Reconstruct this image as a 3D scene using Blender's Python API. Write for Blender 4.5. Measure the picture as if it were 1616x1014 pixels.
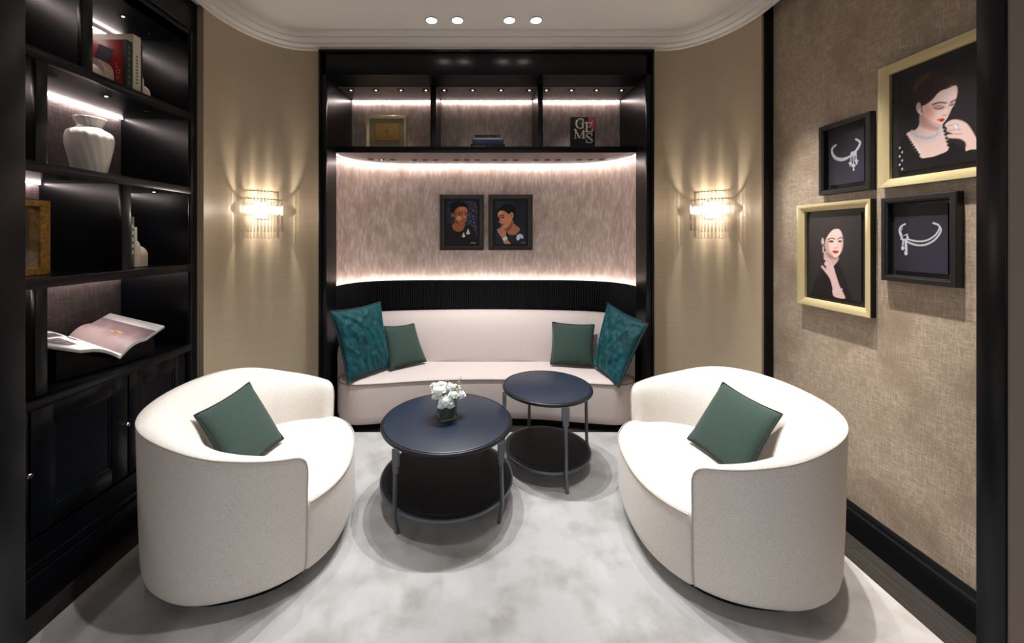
import bpy, bmesh, math, random
import numpy as np
from mathutils import Vector, Matrix, noise as mnoise
random.seed(7)
for o in list(bpy.data.objects): bpy.data.objects.remove(o)
C = bpy.context.scene.collection
SC = bpy.context.scene
PI = math.pi
R = math.radians

# ------------------------------------------------------------------ camera, world, exposure, room lamps
F, PX, PY, H = 610.0, 762.0, 374.0, 1.55
cd = bpy.data.cameras.new('camera'); cam = bpy.data.objects.new('camera', cd); C.objects.link(cam)
cd.sensor_width = 36; cd.lens = F/1616*36; cd.shift_x = (808-PX)/1616; cd.shift_y = (PY-507)/1616
cd.clip_start = .05
cam.location = (0, 0, H); cam.rotation_euler = (PI/2, 0, 0)
SC.camera = cam
SC.view_settings.view_transform = 'Standard'; SC.view_settings.look = 'None'
SC.view_settings.gamma = 1; SC.view_settings.use_curve_mapping = False
SC.view_settings.exposure = 0.0
SC.cycles.use_denoising = True
SC.cycles.max_bounces = 8; SC.cycles.transparent_max_bounces = 24
SC.cycles.sample_clamp_indirect = 6
W = bpy.data.worlds.new('world'); SC.world = W; W.use_nodes = True
W.node_tree.nodes['Background'].inputs[0].default_value = (.93, .965, 1.0, 1)
W.node_tree.nodes['Background'].inputs[1].default_value = .95

def spot(loc, target, power, size=60, blend=.6, col=(.96, .985, 1), rad=.022):
    l = bpy.data.lights.new('spot_lamp', 'SPOT'); l.energy = power; l.spot_size = R(size); l.spot_blend = blend
    l.color = col; l.shadow_soft_size = rad
    o = bpy.data.objects.new('spot_lamp', l); C.objects.link(o); o.location = loc
    o.rotation_euler = (Vector(target)-Vector(loc)).to_track_quat('-Z', 'Y').to_euler()
    return o
ZC = 3.105
DL = [(-.368, 2.77), (-.182, 2.77), (.19, 2.77), (.381, 2.77)]
for x, y in DL:                                            # the four downlights in view
    spot((x, y, ZC-.03), (x*1.1, y-.45, 0), 165 if abs(x) < .3 else 52, 84, .6, rad=.016)
for s in (-1, 1):                                          # downlights of the ceiling nearer the camera
    spot((.03+s*.55, 1.55, ZC-.03), (s*1.08, 2.05, .4), 84, 46, .7)
    spot((.03+s*.95, 2.3, ZC-.03), (s*1.15, 2.1, .4), 66, 50, .7)
for y, p in ((1.62, 300), (1.98, 300), (2.36, 300)):                      # wall washers above the pictures
    spot((1.53, y, ZC-.03), (1.93, y-.14, .45), p, 34, 1.0, (1, .95, .88), .018)

# ------------------------------------------------------------------ helpers
def lin(c):
    return tuple(((v/255)/12.92 if v/255 <= .04045 else ((v/255+.055)/1.055)**2.4) for v in c)
def npt(m, t, **k):
    n = m.node_tree.nodes.new(t)
    for a, v in k.items(): setattr(n, a, v)
    return n
def M(name, col, rough=.5, metal=0, spec=.5, coat=0, sheen=0, emit=None, est=0):
    m = bpy.data.materials.new(name); m.use_nodes = True
    b = m.node_tree.nodes['Principled BSDF']
    b.inputs['Base Color'].default_value = (*lin(col), 1); b.inputs['Roughness'].default_value = rough
    b.inputs['Metallic'].default_value = metal; b.inputs['Specular IOR Level'].default_value = spec
    b.inputs['Coat Weight'].default_value = coat; b.inputs['Sheen Weight'].default_value = sheen
    if emit:
        b.inputs['Emission Color'].default_value = (*emit, 1); b.inputs['Emission Strength'].default_value = est
    return m
def nz(m, col2, scale=(10, 10, 10), detail=4, lo=.35, hi=.65, bump=0, bscale=None, dist=.002, rough2=None):
    """mix the base colour with col2 through stretched noise, plus fine relief"""
    nt = m.node_tree; b = nt.nodes['Principled BSDF']; L = nt.links.new
    tc = npt(m, 'ShaderNodeTexCoord'); mp = npt(m, 'ShaderNodeMapping'); mp.inputs['Scale'].default_value = scale
    n = npt(m, 'ShaderNodeTexNoise'); n.inputs['Scale'].default_value = 1; n.inputs['Detail'].default_value = detail
    L(tc.outputs['Object'], mp.inputs[0]); L(mp.outputs[0], n.inputs[0])
    mr = npt(m, 'ShaderNodeMapRange'); mr.inputs[1].default_value = lo; mr.inputs[2].default_value = hi
    L(n.outputs[0], mr.inputs[0])
    mx = npt(m, 'ShaderNodeMix', data_type='RGBA')
    src = b.inputs['Base Color'].links[0].from_socket if b.inputs['Base Color'].links else None
    if src: L(src, mx.inputs[6])
    else: mx.inputs[6].default_value = b.inputs['Base Color'].default_value
    mx.inputs[7].default_value = (*lin(col2), 1)
    L(mr.outputs[0], mx.inputs[0]); L(mx.outputs[2], b.inputs['Base Color'])
    if bump:
        mp2 = npt(m, 'ShaderNodeMapping'); mp2.inputs['Scale'].default_value = bscale or scale
        n2 = npt(m, 'ShaderNodeTexNoise'); n2.inputs['Scale'].default_value = 1; n2.inputs['Detail'].default_value = 2
        bp = npt(m, 'ShaderNodeBump'); bp.inputs['Strength'].default_value = bump; bp.inputs['Distance'].default_value = dist
        L(tc.outputs['Object'], mp2.inputs[0]); L(mp2.outputs[0], n2.inputs[0]); L(n2.outputs[0], bp.inputs['Height'])
        L(bp.outputs[0], b.inputs['Normal'])
    return m
def glassy(name, tint=(.95, .95, .95), gloss=.12):
    m = bpy.data.materials.new(name); m.use_nodes = True; nt = m.node_tree; nt.nodes.clear(); L = nt.links.new
    out = nt.nodes.new('ShaderNodeOutputMaterial'); mx = nt.nodes.new('ShaderNodeMixShader')
    t = nt.nodes.new('ShaderNodeBsdfTransparent'); t.inputs[0].default_value = (*tint, 1)
    g = nt.nodes.new('ShaderNodeBsdfGlossy'); g.inputs['Roughness'].default_value = .06
    lw = nt.nodes.new('ShaderNodeLayerWeight'); lw.inputs[0].default_value = .35
    ma = nt.nodes.new('ShaderNodeMath'); ma.operation = 'MULTIPLY_ADD'; ma.inputs[1].default_value = .6; ma.inputs[2].default_value = gloss
    L(lw.outputs['Facing'], ma.inputs[0]); L(ma.outputs[0], mx.inputs[0]); L(t.outputs[0], mx.inputs[1]); L(g.outputs[0], mx.inputs[2])
    L(mx.outputs[0], out.inputs[0])
    return m

ORG = {}
def root(name, label, cat, loc, rz=0, group=None):
    o = bpy.data.objects.new(name, None); C.objects.link(o); o.location = loc; o.rotation_euler = (0, 0, rz)
    o.empty_display_size = .05
    o['label'] = label; o['category'] = cat
    if group: o['group'] = group
    ORG[o.name] = Vector(loc) if rz == 0 else None
    return o
def tag(o, label, cat, group=None):
    o['label'] = label; o['category'] = cat
    if group: o['group'] = group
    return o
def struct(o, label=None):
    o['kind'] = 'structure'
    if label: o['label'] = label
    return o
def ob(name, me, parent=None):
    o = bpy.data.objects.new(name, me); C.objects.link(o)
    if parent: o.parent = parent; ORG[o.name] = ORG.get(parent.name)
    return o
def mk(name, V, Fc, mat, parent=None, smooth=None, local=False):
    """one mesh object; V in world coordinates unless local"""
    if parent and not local and ORG.get(parent.name) is not None:
        r = ORG[parent.name]; V = [(v[0]-r.x, v[1]-r.y, v[2]-r.z) for v in V]
    me = bpy.data.meshes.new(name); me.from_pydata([tuple(v) for v in V], [], Fc)
    bm = bmesh.new(); bm.from_mesh(me); bmesh.ops.recalc_face_normals(bm, faces=bm.faces); bm.to_mesh(me); bm.free()
    me.materials.append(mat)
    if smooth:
        me.shade_smooth(); me.set_sharp_from_angle(angle=R(smooth))
    return ob(name, me, parent)
class G:
    """collects shapes into one mesh"""
    def __init__(s): s.V = []; s.F = []
    def add(s, V, Fc):
        n = len(s.V); s.V += [tuple(v) for v in V]; s.F += [tuple(i+n for i in f) for f in Fc]; return s
    def box(s, x0, x1, y0, y1, z0, z1, bev=0):
        if x0 > x1: x0, x1 = x1, x0
        if y0 > y1: y0, y1 = y1, y0
        if bev:
            bm = bmesh.new(); bmesh.ops.create_cube(bm, size=1)
            for v in bm.verts: v.co = ((x0+x1)/2+v.co.x*(x1-x0), (y0+y1)/2+v.co.y*(y1-y0), (z0+z1)/2+v.co.z*(z1-z0))
            bmesh.ops.bevel(bm, geom=list(bm.edges), offset=bev, segments=2, affect='EDGES', profile=.5)
            bm.verts.index_update()
            s.add([v.co.copy() for v in bm.verts], [[v.index for v in f.verts] for f in bm.faces]); bm.free(); return s
        V = [(x, y, z) for x in (x0, x1) for y in (y0, y1) for z in (z0, z1)]
        return s.add(V, [(0, 1, 3, 2), (4, 6, 7, 5), (0, 4, 5, 1), (2, 3, 7, 6), (0, 2, 6, 4), (1, 5, 7, 3)])
    def loft(s, rings, closed=True, cap0=False, cap1=False):
        n = len(rings[0]); V = [p for r in rings for p in r]; Fc = []
        for i in range(len(rings)-1):
            for j in range(n if closed else n-1):
                k = (j+1) % n
                Fc.append((i*n+j, i*n+k, (i+1)*n+k, (i+1)*n+j))
        if cap0: Fc.append(tuple(range(n)))
        if cap1: Fc.append(tuple((len(rings)-1)*n+j for j in range(n)))
        return s.add(V, Fc)
    def lathe(s, c, prof, n=24):
        rings = [[(c[0]+r*math.cos(2*PI*j/n), c[1]+r*math.sin(2*PI*j/n), c[2]+z) for j in range(n)] for r, z in prof]
        return s.loft(rings, True, prof[0][0] > 1e-6, prof[-1][0] > 1e-6)
    def tube(s, pts, r, n=8, closed=False):
        P = [Vector(p) for p in pts]; m = len(P); rings = []
        up = Vector((0, 0, 1)); prev = None
        for i in range(m):
            a = P[(i-1) % m] if (closed or i > 0) else P[i]; b = P[(i+1) % m] if (closed or i < m-1) else P[i]
            t = (b-a).normalized()
            if prev is None:
                ref = up if abs(t.dot(up)) < .9 else Vector((1, 0, 0)); u = t.cross(ref).normalized()
            else: u = (prev-t*prev.dot(t)).normalized()
            prev = u; w = t.cross(u); rr = r[i] if isinstance(r, (list, tuple)) else r
            rings.append([P[i]+(u*math.cos(2*PI*j/n)+w*math.sin(2*PI*j/n))*rr for j in range(n)])
        if closed: rings.append(rings[0]); return s.loft(rings)
        return s.loft(rings, True, True, True)
    def mk(s, name, mat, parent=None, smooth=None, local=False): return mk(name, s.V, s.F, mat, parent, smooth, local)
def box(name, x0, x1, y0, y1, z0, z1, mat, parent=None, bev=0, local=False):
    return G().box(x0, x1, y0, y1, z0, z1, bev).mk(name, mat, parent, 40 if bev else None, local)
def crom(pts, n=8, closed=False):
    P = [Vector(p) for p in pts]; m = len(P); out = []
    for i in range(m if closed else m-1):
        g = (lambda k: P[k % m]) if closed else (lambda k: P[max(0, min(m-1, k))])
        a, b, c, d = g(i-1), g(i), g(i+1), g(i+2)
        for k in range(n):
            t = k/n
            out.append(.5*((2*b)+(c-a)*t+(2*a-5*b+4*c-d)*t*t+(3*b-a-3*c+d)*t**3))
    if not closed: out.append(P[-1])
    return out
def offset2(path, d, closed=False):
    """offset a 2-D path to its left by d"""
    m = len(path); out = []
    for i in range(m):
        a = path[(i-1) % m] if (closed or i > 0) else path[i]; b = path[(i+1) % m] if (closed or i < m-1) else path[i]
        t = Vector((b[0]-a[0], b[1]-a[1])).normalized()
        out.append((path[i][0]-t.y*d, path[i][1]+t.x*d))
    return out
def copy_tree(o, parent=None):
    c = o.copy(); C.objects.link(c)
    if parent: c.parent = parent
    for ch in list(o.children): copy_tree(ch, c)
    return c

# ------------------------------------------------------------------ materials
BLACK = M('black_lacquer', (10, 12, 16), .28, spec=.25); nz(BLACK, (13, 15, 20), (3, 3, 40), 3)
BLACK2 = M('black_satin', (9, 9, 11), .42, spec=.3)
FLOOR = M('dark_stained_oak', (46, 41, 38), .45); nz(FLOOR, (33, 29, 27), (60, 3, 5), 5, bump=.15, bscale=(120, 4, 4))
CEIL = M('white_ceiling_paint', (226, 222, 216), .6)
TAN = M('tan_silk_wallcovering', (188, 171, 146), .42, spec=.5, sheen=0); nz(TAN, (179, 162, 136), (2.5, 2.5, 420), 3, bump=.12, bscale=(4, 4, 480), dist=.0015)
WEAVE = M('taupe_woven_wallcovering', (146, 130, 113), .5, spec=.4)
nz(WEAVE, (178, 163, 144), (340, 340, 26), 3, .46, .7); nz(WEAVE, (186, 172, 154), (340, 26, 320), 3, .48, .74)
nz(WEAVE, (132, 115, 98), (5, 5, 4), 5, .5, .75, bump=.4, bscale=(200, 200, 200), dist=.002)
PEARL = M('pearl_flaked_wallcovering', (206, 184, 171), .4, spec=.6)
nz(PEARL, (226, 211, 201), (44, 44, 13), 6, .44, .62); nz(PEARL, (180, 154, 138), (13, 13, 6), 7, .46, .74, bump=.5, bscale=(90, 90, 26), dist=.004)
GREYW = M('grey_woven_backing', (112, 100, 98), .5); nz(GREYW, (82, 72, 72), (220, 16, 220), 3, .4, .65); nz(GREYW, (132, 118, 114), (220, 220, 14), 3, .5, .7, bump=.4, bscale=(200, 60, 200))
IVORY = M('ivory_boucle_fabric', (228, 219, 210), .85, spec=.2, sheen=.25); nz(IVORY, (208, 199, 189), (260, 260, 330), 2, .4, .62, bump=.5, bscale=(330, 330, 330), dist=.0025)
SOFA = M('blush_ivory_fabric', (204, 190, 184), .85, spec=.2, sheen=.2); nz(SOFA, (190, 175, 169), (260, 260, 330), 2, .4, .62, bump=.3, bscale=(330, 330, 330), dist=.002)
PIPE = M('stone_piping', (178, 166, 154), .8)
SPIPE = M('grey_piping', (120, 112, 108), .8)
RUG = M('pale_silver_rug', (176, 173, 171), .75, spec=.25, sheen=.3)
nz(RUG, (152, 147, 142), (5, 5, 3), 6, .46, .68); nz(RUG, (188, 186, 184), (5, 4, 3), 5, .52, .7, bump=.35, bscale=(260, 260, 100), dist=.003)
GREEN = M('forest_green_linen', (52, 70, 62), .85, spec=.2, sheen=.15); nz(GREEN, (44, 60, 54), (300, 300, 300), 2, bump=.35, bscale=(420, 420, 420))
GREENP = M('dark_green_piping', (26, 38, 33), .8)
TEAL = M('teal_velvet', (14, 66, 72), .6, spec=.2, sheen=.0); nz(TEAL, (10, 46, 50), (5, 5, 5), 5, .45, .7, bump=.5, bscale=(22, 22, 22), dist=.02)
_b = TEAL.node_tree.nodes['Principled BSDF']; _b.inputs['Sheen Weight'].default_value = .55; _b.inputs['Sheen Roughness'].default_value = .35; _b.inputs['Sheen Tint'].default_value = (*lin((90, 170, 170)), 1)
TEALP = M('black_green_piping', (18, 40, 40), .7)
LEATHER = M('midnight_leather', (20, 35, 54), .36, spec=.6); nz(LEATHER, (17, 31, 48), (30, 30, 30), 4, bump=.08, bscale=(150, 150, 150))
LEATHERB = M('black_leather', (11, 13, 17), .5, spec=.3)
STEEL = M('gunmetal', (96, 100, 108), .4, metal=.6)
RIM = M('dark_rim', (26, 27, 31), .35, metal=.3)
GOLD = M('brushed_champagne_gold', (212, 198, 154), .34, metal=.4); nz(GOLD, (202, 186, 140), (200, 4, 4), 2)
OLDG = M('antique_gold_leaf', (176, 132, 58), .42, metal=.6); nz(OLDG, (128, 90, 36), (70, 70, 70), 4, .4, .7, bump=.4, bscale=(90, 90, 90))
GOLDP = M('gold_card', (196, 148, 72), .5, metal=.25)
FRAMEB = M('black_frame', (20, 20, 22), .35)
BRONZE = M('dark_bronze_frame', (58, 53, 48), .34, metal=.2)
MATB = M('black_mount', (13, 12, 13), .6)
CREAM = M('cream_glazed_ceramic', (240, 234, 223), .16, spec=.6)
STONE = M('cream_stone', (226, 210, 192), .5)
PAPER = M('white_paper', (232, 230, 226), .6)
KNOB = M('polished_nickel', (200, 198, 192), .2, metal=1)
LED = M('pink_white_led', (255, 255, 255), .5, emit=(1, .85, .82), est=56)
LEDA = M('alcove_led', (255, 255, 255), .5, emit=(1, .84, .79), est=54)
LEDC = M('cubby_led', (255, 255, 255), .5, emit=(1, .87, .84), est=38)
LAMP = M('sconce_lamp', (255, 255, 255), .5, emit=(1, .91, .78), est=17)
DLAMP = M('downlight_lamp', (255, 255, 255), .5, emit=(1, .97, .93), est=25)
DOT = M('tiny_spot_lamp', (255, 255, 255), .5, emit=(1, .93, .88), est=3)
CRYSTAL = glassy('crystal', (.88, .87, .865), .09)
GLASS = glassy('clear_glass', (.95, .97, .95), .02)
CHROME = M('chrome', (210, 205, 200), .12, metal=1)
PETAL = M('white_petal', (252, 253, 250), .6, spec=.2)
PETALG = M('lime_bud', (190, 205, 130), .6)
LEAF = M('dark_leaf', (34, 60, 28), .55)
BROWNW = M('brown_shop_wall', (140, 124, 112), .6)
# ------------------------------------------------------------------ the room
CX = .028
fl = struct(box('floor', -12, 12, -16, 4.2, -.1, -.012, BLACK2))  # carried far out of view to block world light from below
pw = .2; x = -2.0; row = 0
pm = {}
while x < 2.0:
    cuts = [-1.4] + ([.7, 1.93, 3.13, 3.9] if row % 2 else [.1, 1.3, 2.5, 3.9])
    if row in (0, 1): cuts = [-1.4, .8, 2.0, 3.2, 3.9] if row == 1 else [-1.4, .2, 1.4, 2.6, 3.9]
    for a, b in zip(cuts, cuts[1:]):
        key = round(b-a, 3)
        if key not in pm:
            g = G().box(.001, pw-.001, .001, key-.001, -.012, 0, .0015); g_me = g.mk('plank', FLOOR, fl, None, True); pm[key] = g_me
            o = g_me
        else:
            o = pm[key].copy(); C.objects.link(o); o.name = 'plank'; o.parent = fl
        o.location = (x, a, random.uniform(-.0006, 0))
    x += pw; row += 1

# ceiling with its rounded stepped cornice
def room_path(d=0, y0=-1.5):
    """plan outline under the cornice: left side, rounded corner, back, rounded corner, right side; inset by d"""
    P = [(CX-1.845+d, y0)]
    for sgn in (-1, 1):
        arc = []
        for i in range(25):
            t = PI-(PI/2)*i/24
            arc.append((CX+sgn*(1.845-.43)+sgn*-1*(.43-d)*math.cos(t) if False else CX+sgn*(1.415+(.43-d)*abs(math.cos(t))), 2.515+(.585-d)*math.sin(t)))
        P += arc if sgn < 0 else arc[::-1]
    P.append((CX+1.845-d, y0))
    return P
prof = [(0, 3.10), (0, 3.042), (.02, 3.045), (.022, 3.06), (.034, 3.066), (.06, 3.067), (.062, 3.08), (.08, 3.087), (.12, 3.089), (.122, 3.099), (.15, ZC), (.2, ZC)]
g = G().loft([[(p[0], p[1], z) for p in room_path(d)] for d, z in prof], closed=False)
struct(g.mk('trim_1', CEIL, None, 40), 'stepped white cornice following the rounded end of the room')
cl = room_path(.19)
g = G(); n = len(cl); g.add([(a, b, ZC+.002) for a, b in cl], [tuple(range(n))])
struct(g.mk('ceiling', CEIL), None)
struct(box('ceiling_slab', -2.7, 2.7, -1.5, 4.3, 3.13, 3.2, BLACK2))  # unseen, added above the cornice to stop world light

# curved side walls of the back end
for sgn, nm in ((-1, 'left'), (1, 'right')):
    pts = [p for p in room_path(0, 2.45) if (p[0]-CX)*sgn > 1.27]
    if sgn > 0: pts = [(CX+1.334, 3.1)] + [p for p in pts if p[1] > 2.585]
    else: pts = [p for p in pts if p[1] > 2.50] + [(CX-1.334, 3.1)]
    o2 = offset2(pts, .05)
    g = G().loft([[(p[0], p[1], z) for p in L] + [(q[0], q[1], z) for q in reversed(Q)] for z in (0, 3.06) for L, Q in ((pts, o2),)], True, True, True)
    struct(g.mk('wall_back_'+nm, TAN, None, 30))
    i2 = offset2(pts, -.018)
    g = G().loft([[(p[0], p[1], z) for p in L] + [(q[0], q[1], z) for q in reversed(Q)] for (z, L, Q) in ((0, i2, pts), (.145, i2, pts), (.16, offset2(pts, -.008), pts))], True, True, True)
    struct(g.mk('baseboard_back_'+nm, BLACK, None, 30))
# right wall, its skirting and corner post
struct(box('wall_right', 1.94, 2.0, -.1, 2.7, 0, 3.13, WEAVE))
g = G().loft([[(1.94, y, 0), (1.918, y, 0), (1.918, y, .125), (1.926, y, .132), (1.926, y, .15), (1.933, y, .16), (1.94, y, .16)] for y in (1.04, 2.585)], True, True, True)
struct(g.mk('baseboard_right', BLACK, None, 30))
struct(box('trim_2', 1.885, 1.945, 2.58, 2.65, 0, 3.1, BLACK, None, .004), 'black post in the corner of the right wall')
struct(box('wall_left', -2.42, -2.36, -.1, 2.75, 0, 3.13, BLACK2))
# the doorway one looks through
struct(box('trim_3', -1.34, -1.25, .90, 1.0576, 0, 2.5, BLACK, None, .002), 'black jamb on the left of the doorway')
struct(box('trim_4', 1.33, 1.40, .984, 1.0428, 0, 2.5, BLACK, None, .002), 'black jamb on the right of the doorway')
struct(box('wall_front_left', -2.7, -1.345, .905, 1.05, 0, 3.13, BROWNW))
struct(box('wall_front_right', 1.336, 2.7, .978, 1.035, 0, 3.13, BROWNW))
struct(box('wall_front_top', -1.345, 1.345, .93, 1.04, 2.5, 3.13, BROWNW))  # unseen door head, set low to keep world light off the upper walls
# shell behind the alcove
struct(box('wall_back', -1.5, 1.56, 3.98, 4.05, 0, 3.13, BLACK2))
for s, nm in ((-1, 'alcove_left'), (1, 'alcove_right')):
    struct(box('wall_'+nm, CX+s*1.42, CX+s*1.48, 3.16, 4.0, 0, 3.13, BLACK2))

def alcove(a, b, n=64, y0=3.3, p=6):
    out = []
    for i in range(n+1):
        t = PI*i/n
        cx, sy = math.cos(t), math.sin(t)
        out.append((CX-a*math.copysign(abs(cx)**(2/p), cx), y0+b*abs(sy)**(1.0)))
    return out
aw = alcove(1.36, .59)
ao = offset2(aw, .03)
g = G().loft([[(q[0], q[1], z) for q in aw] + [(q[0], q[1], z) for q in reversed(ao)] for z in (0, 2.275)], True, True, True)
struct(g.mk('wall_alcove', PEARL, None, 30))

# ------------------------------------------------------------------ display alcove joinery
al = root('display_alcove', 'black lacquered alcove surround with three open cubbies above the curved sofa', 'built-in shelving', (CX, 3.3, 0))
x0, x1 = -1.25, 1.306
for s, xa, xb, xo in ((-1, -1.25, -1.37, -1.306), (1, 1.306, 1.426, 1.362)):
    box('reveal_board', xa, xb, 3.105, 3.30, 0, 2.846, BLACK, al)
    g = G().box(xo, xa, 3.085, 3.112, 0, 3.042, .003).box(xo-s*.0, xo-s*.016, 3.068, 3.09, 0, 3.042, .003)
    g.mk('casing', BLACK, al, 40)
    box('cubby_side', xa, xb, 3.30, 3.7, 2.27, 2.85, BLACK, al)
g = G().box(-1.306, 1.362, 3.085, 3.112, 2.846, 3.042, .003).box(-1.306, 1.362, 3.068, 3.09, 3.022, 3.042, .003)
g.mk('header', BLACK, al, 40)
box('soffit', -1.40, 1.45, 3.105, 3.72, 2.846, 2.90, BLACK, al)
box('cubby_back', -1.30, 1.36, 3.69, 3.72, 2.30, 2.85, PEARL, al)
g = G().box(-1.25, 1.306, 3.30, 3.72, 2.272, 2.318).box(-1.25, 1.306, 3.286, 3.304, 2.268, 2.322, .006)
sh = g.mk('shelf', BLACK, al, 40)
box('shelf_underside', -1.36, 1.41, 3.305, 3.90, 2.2716, 2.2740, GREYW, al)
for a, b in ((-.444, -.40), (.471, .509)):
    G().box(a, b, 3.30, 3.69, 2.318, 2.846).box(a-.003, b+.003, 3.288, 3.304, 2.318, 2.846, .005).mk('divider', BLACK, al, 40)
for a, b in ((-1.25, -.444), (-.40, .471), (.509, 1.306)):
    box('led_strip', a+.01, b-.01, 3.670, 3.675, 2.840, 2.845, LEDC, al)
    spot(((a+b)/2, 3.40, 2.838), ((a+b)/2, 3.50, 2.32), 3.0, 75, .7, (1, .93, .88), .01)
    box('cubby_ceiling', a, b, 3.33, 3.66, 2.843, 2.8458, GREYW, al)
# recessed spots: four in each cubby, eighteen under the shelf
def recess(x, y, z, r, parent, lit, nm='recessed_spot'):
    g = G().lathe((x, y, z), [(r*.55, -.001), (r, -.0025), (r, .001)], 16)
    o = g.mk(nm, MATB, parent, 40)
    if lit: G().lathe((x, y, z), [(.0001, -.004), (r*.28, -.004), (r*.3, -.002)], 10).mk('lens', DOT, o)
    return o
for a, b in ((-1.16, -.50), (-.34, .41), (.56, 1.22)):
    for k in range(4):
        recess(a+(b-a)*k/3, 3.40, 2.8425, .031, al, True)
for k, px in enumerate((585, 602, 620, 654, 671, 688, 720, 737, 753.5, 781, 797, 814, 846.5, 863.5, 880.5, 914, 932, 950)):
    t = (px-767.5)/200
    Y = 3.62-.05*t*t*t*t
    X = (px-PX)/F*Y
    recess(X, Y, 2.2705, .027, al, k == 1)
# curved light line under the shelf and the one behind the panel
def ribbon(name, path, w, z, th, mat, parent):
    a = offset2(path, w/2); b = offset2(path, -w/2)
    g = G().loft([[(p[0], p[1], zz) for p in a]+[(p[0], p[1], zz) for p in reversed(b)] for zz in (z, z+th)], True, True, True)
    return g.mk(name, mat, parent)
ribbon('led_strip', alcove(1.318, .550), .005, 2.266, .004, LEDA, al)

# ribbed panel behind the sofa
base = alcove(1.30, .52, 260)
fine = []
Lc = [0]
for a, b in zip(base, base[1:]): Lc.append(Lc[-1]+math.hypot(b[0]-a[0], b[1]-a[1]))
tot = Lc[-1]; ns = 900; j = 0
for i in range(ns+1):
    d = tot*i/ns
    while j < len(base)-2 and Lc[j+1] < d: j += 1
    f = (d-Lc[j])/max(1e-9, Lc[j+1]-Lc[j])
    fine.append((base[j][0]+(base[j+1][0]-base[j][0])*f, base[j][1]+(base[j+1][1]-base[j][1])*f))
front = []
for i, p in enumerate(fine):
    k = -.007*abs(math.sin(PI*i/6))
    a, b = fine[max(0, i-1)], fine[min(ns, i+1)]
    t = Vector((b[0]-a[0], b[1]-a[1])).normalized()
    front.append((p[0]-t.y*k, p[1]+t.x*k))
g = G().loft([[(p[0], p[1], z) for p in front] for z in (0, 1.112)], closed=False)
rp = g.mk('ribbed_panel', BLACK2, al, 60); rp['kind'] = 'stuff'
cap = offset2(base, .006); cap2 = offset2(base, -.012)
g = G().loft([[(p[0], p[1], z) for p in L]+[(q[0], q[1], z) for q in reversed(Q)] for z, L, Q in ((1.112, cap, cap2), (1.127, cap, cap2))], True, True, True)
g.mk('cap_rail', BLACK2, rp, 30)
ribbon('led_strip', alcove(1.328, .552), .006, 1.105, .004, LEDA, rp)
ribbon('light_tray', alcove(1.335, .555), .05, 1.09, .008, BLACK2, rp)

# ------------------------------------------------------------------ ceiling downlights
for i, (x, y) in enumerate(DL):
    lab = ['round white ceiling downlight, leftmost of the row of four', 'round white ceiling downlight, second from the left in the row of four',
           'round white ceiling downlight, third from the left in the row of four', 'round white ceiling downlight, rightmost of the row of four'][i]
    d = root('ceiling_downlight', lab, 'downlight', (x, y, ZC), 0, 'downlights in the white ceiling')
    G().lathe((x, y, ZC), [(.036, -.001), (.038, -.006), (.044, -.006), (.046, .0)], 28).mk('trim_ring', CEIL, d, 40)
    G().lathe((x, y, ZC), [(.0005, -.007), (.02, -.006), (.0365, -.003), (.0365, -.001)], 24).mk('lens', DLAMP, d, 40)

# ------------------------------------------------------------------ bookcase on the left
XF, XB = -1.86, -2.285
bc = root('bookcase', 'tall black lacquered built-in bookcase with open lit shelves over cupboard doors', 'bookcase', (-2.05, 1.8, 0))
Y0, YE = 1.06, 2.44
ZS = [2.314, 1.844, 1.358]
ZCN, ZTOP = .87, 2.79
g = G().box(XF, XB-.03, YE, 2.535, 0, 3.06).box(XF-.012, XF+.006, 2.45, 2.51, .17, 2.86, .004).box(XF, XF+.03, 2.53, 2.556, 0, 3.05, .004).mk('end_panel', BLACK, bc, 40)
box('back_panel', XB-.02, XB, Y0, YE, ZCN, ZTOP, GREYW, bc)
G().box(XF, XB-.03, Y0, YE, ZTOP, ZTOP+.04).box(XF-.03, XF, Y0, YE, ZTOP, 3.06).box(XF-.01, XF+.012, Y0, YE, ZTOP+.07, ZTOP+.085, .003).mk('header', BLACK, bc, 40)
def shelf(z, th=.035):
    return G().box(XF-.012, XB, Y0, YE, z-th/2, z+th/2).box(XF-.016, XF+.012, Y0, YE+.012, z-th/2-.006, z+th/2+.004, .005).mk('shelf', BLACK, bc, 40)
for z in ZS: shelf(z)
G().box(XF+.004, XB, Y0, YE, ZCN-.03, ZCN).box(XF-.01, XF+.022, Y0, YE+.012, ZCN-.034, ZCN+.006, .006).mk('worktop', BLACK, bc, 40)
rows = [(ZS[0], ZTOP, [1.79], .046), (ZS[1], ZS[0], [1.605], .04), (ZS[2], ZS[1], [1.99], .046), (ZCN, ZS[2], [1.605], .04)]
for za, zb, ds, th in rows:
    edges = [Y0] + [v for d in ds for v in (d, d+th)] + [YE]
    for d in ds:
        G().box(XF-.012, XB, d, d+th, za+.012, zb-.014).box(XF-.016, XF+.006, d-.003, d+th+.003, za+.017, zb-.02, .004).mk('divider', BLACK, bc, 40)
    for a, b in zip(edges[::2], edges[1::2]):
        zt = zb-.018
        box('led_strip', XB+.016, XB+.021, a+.01, b-.01, zt-.006, zt-.001, LED, bc)
        if zb < ZTOP+.1:
            n = 3 if b-a > .5 else 2
            for k in range(n):
                recess(XF-.13, a+(b-a)*(k+.5)/n, zt-.001, .024, bc, k == n//2)
            spot((XF-.13, a+(b-a)*(n//2+.5)/n, zt-.008), (XF-.19, a+(b-a)*(n//2+.5)/n, za), (6.5 if za == ZCN else 10 if za == ZS[1] else 2.0), 80, .7, (1, .93, .89), .01)
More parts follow.
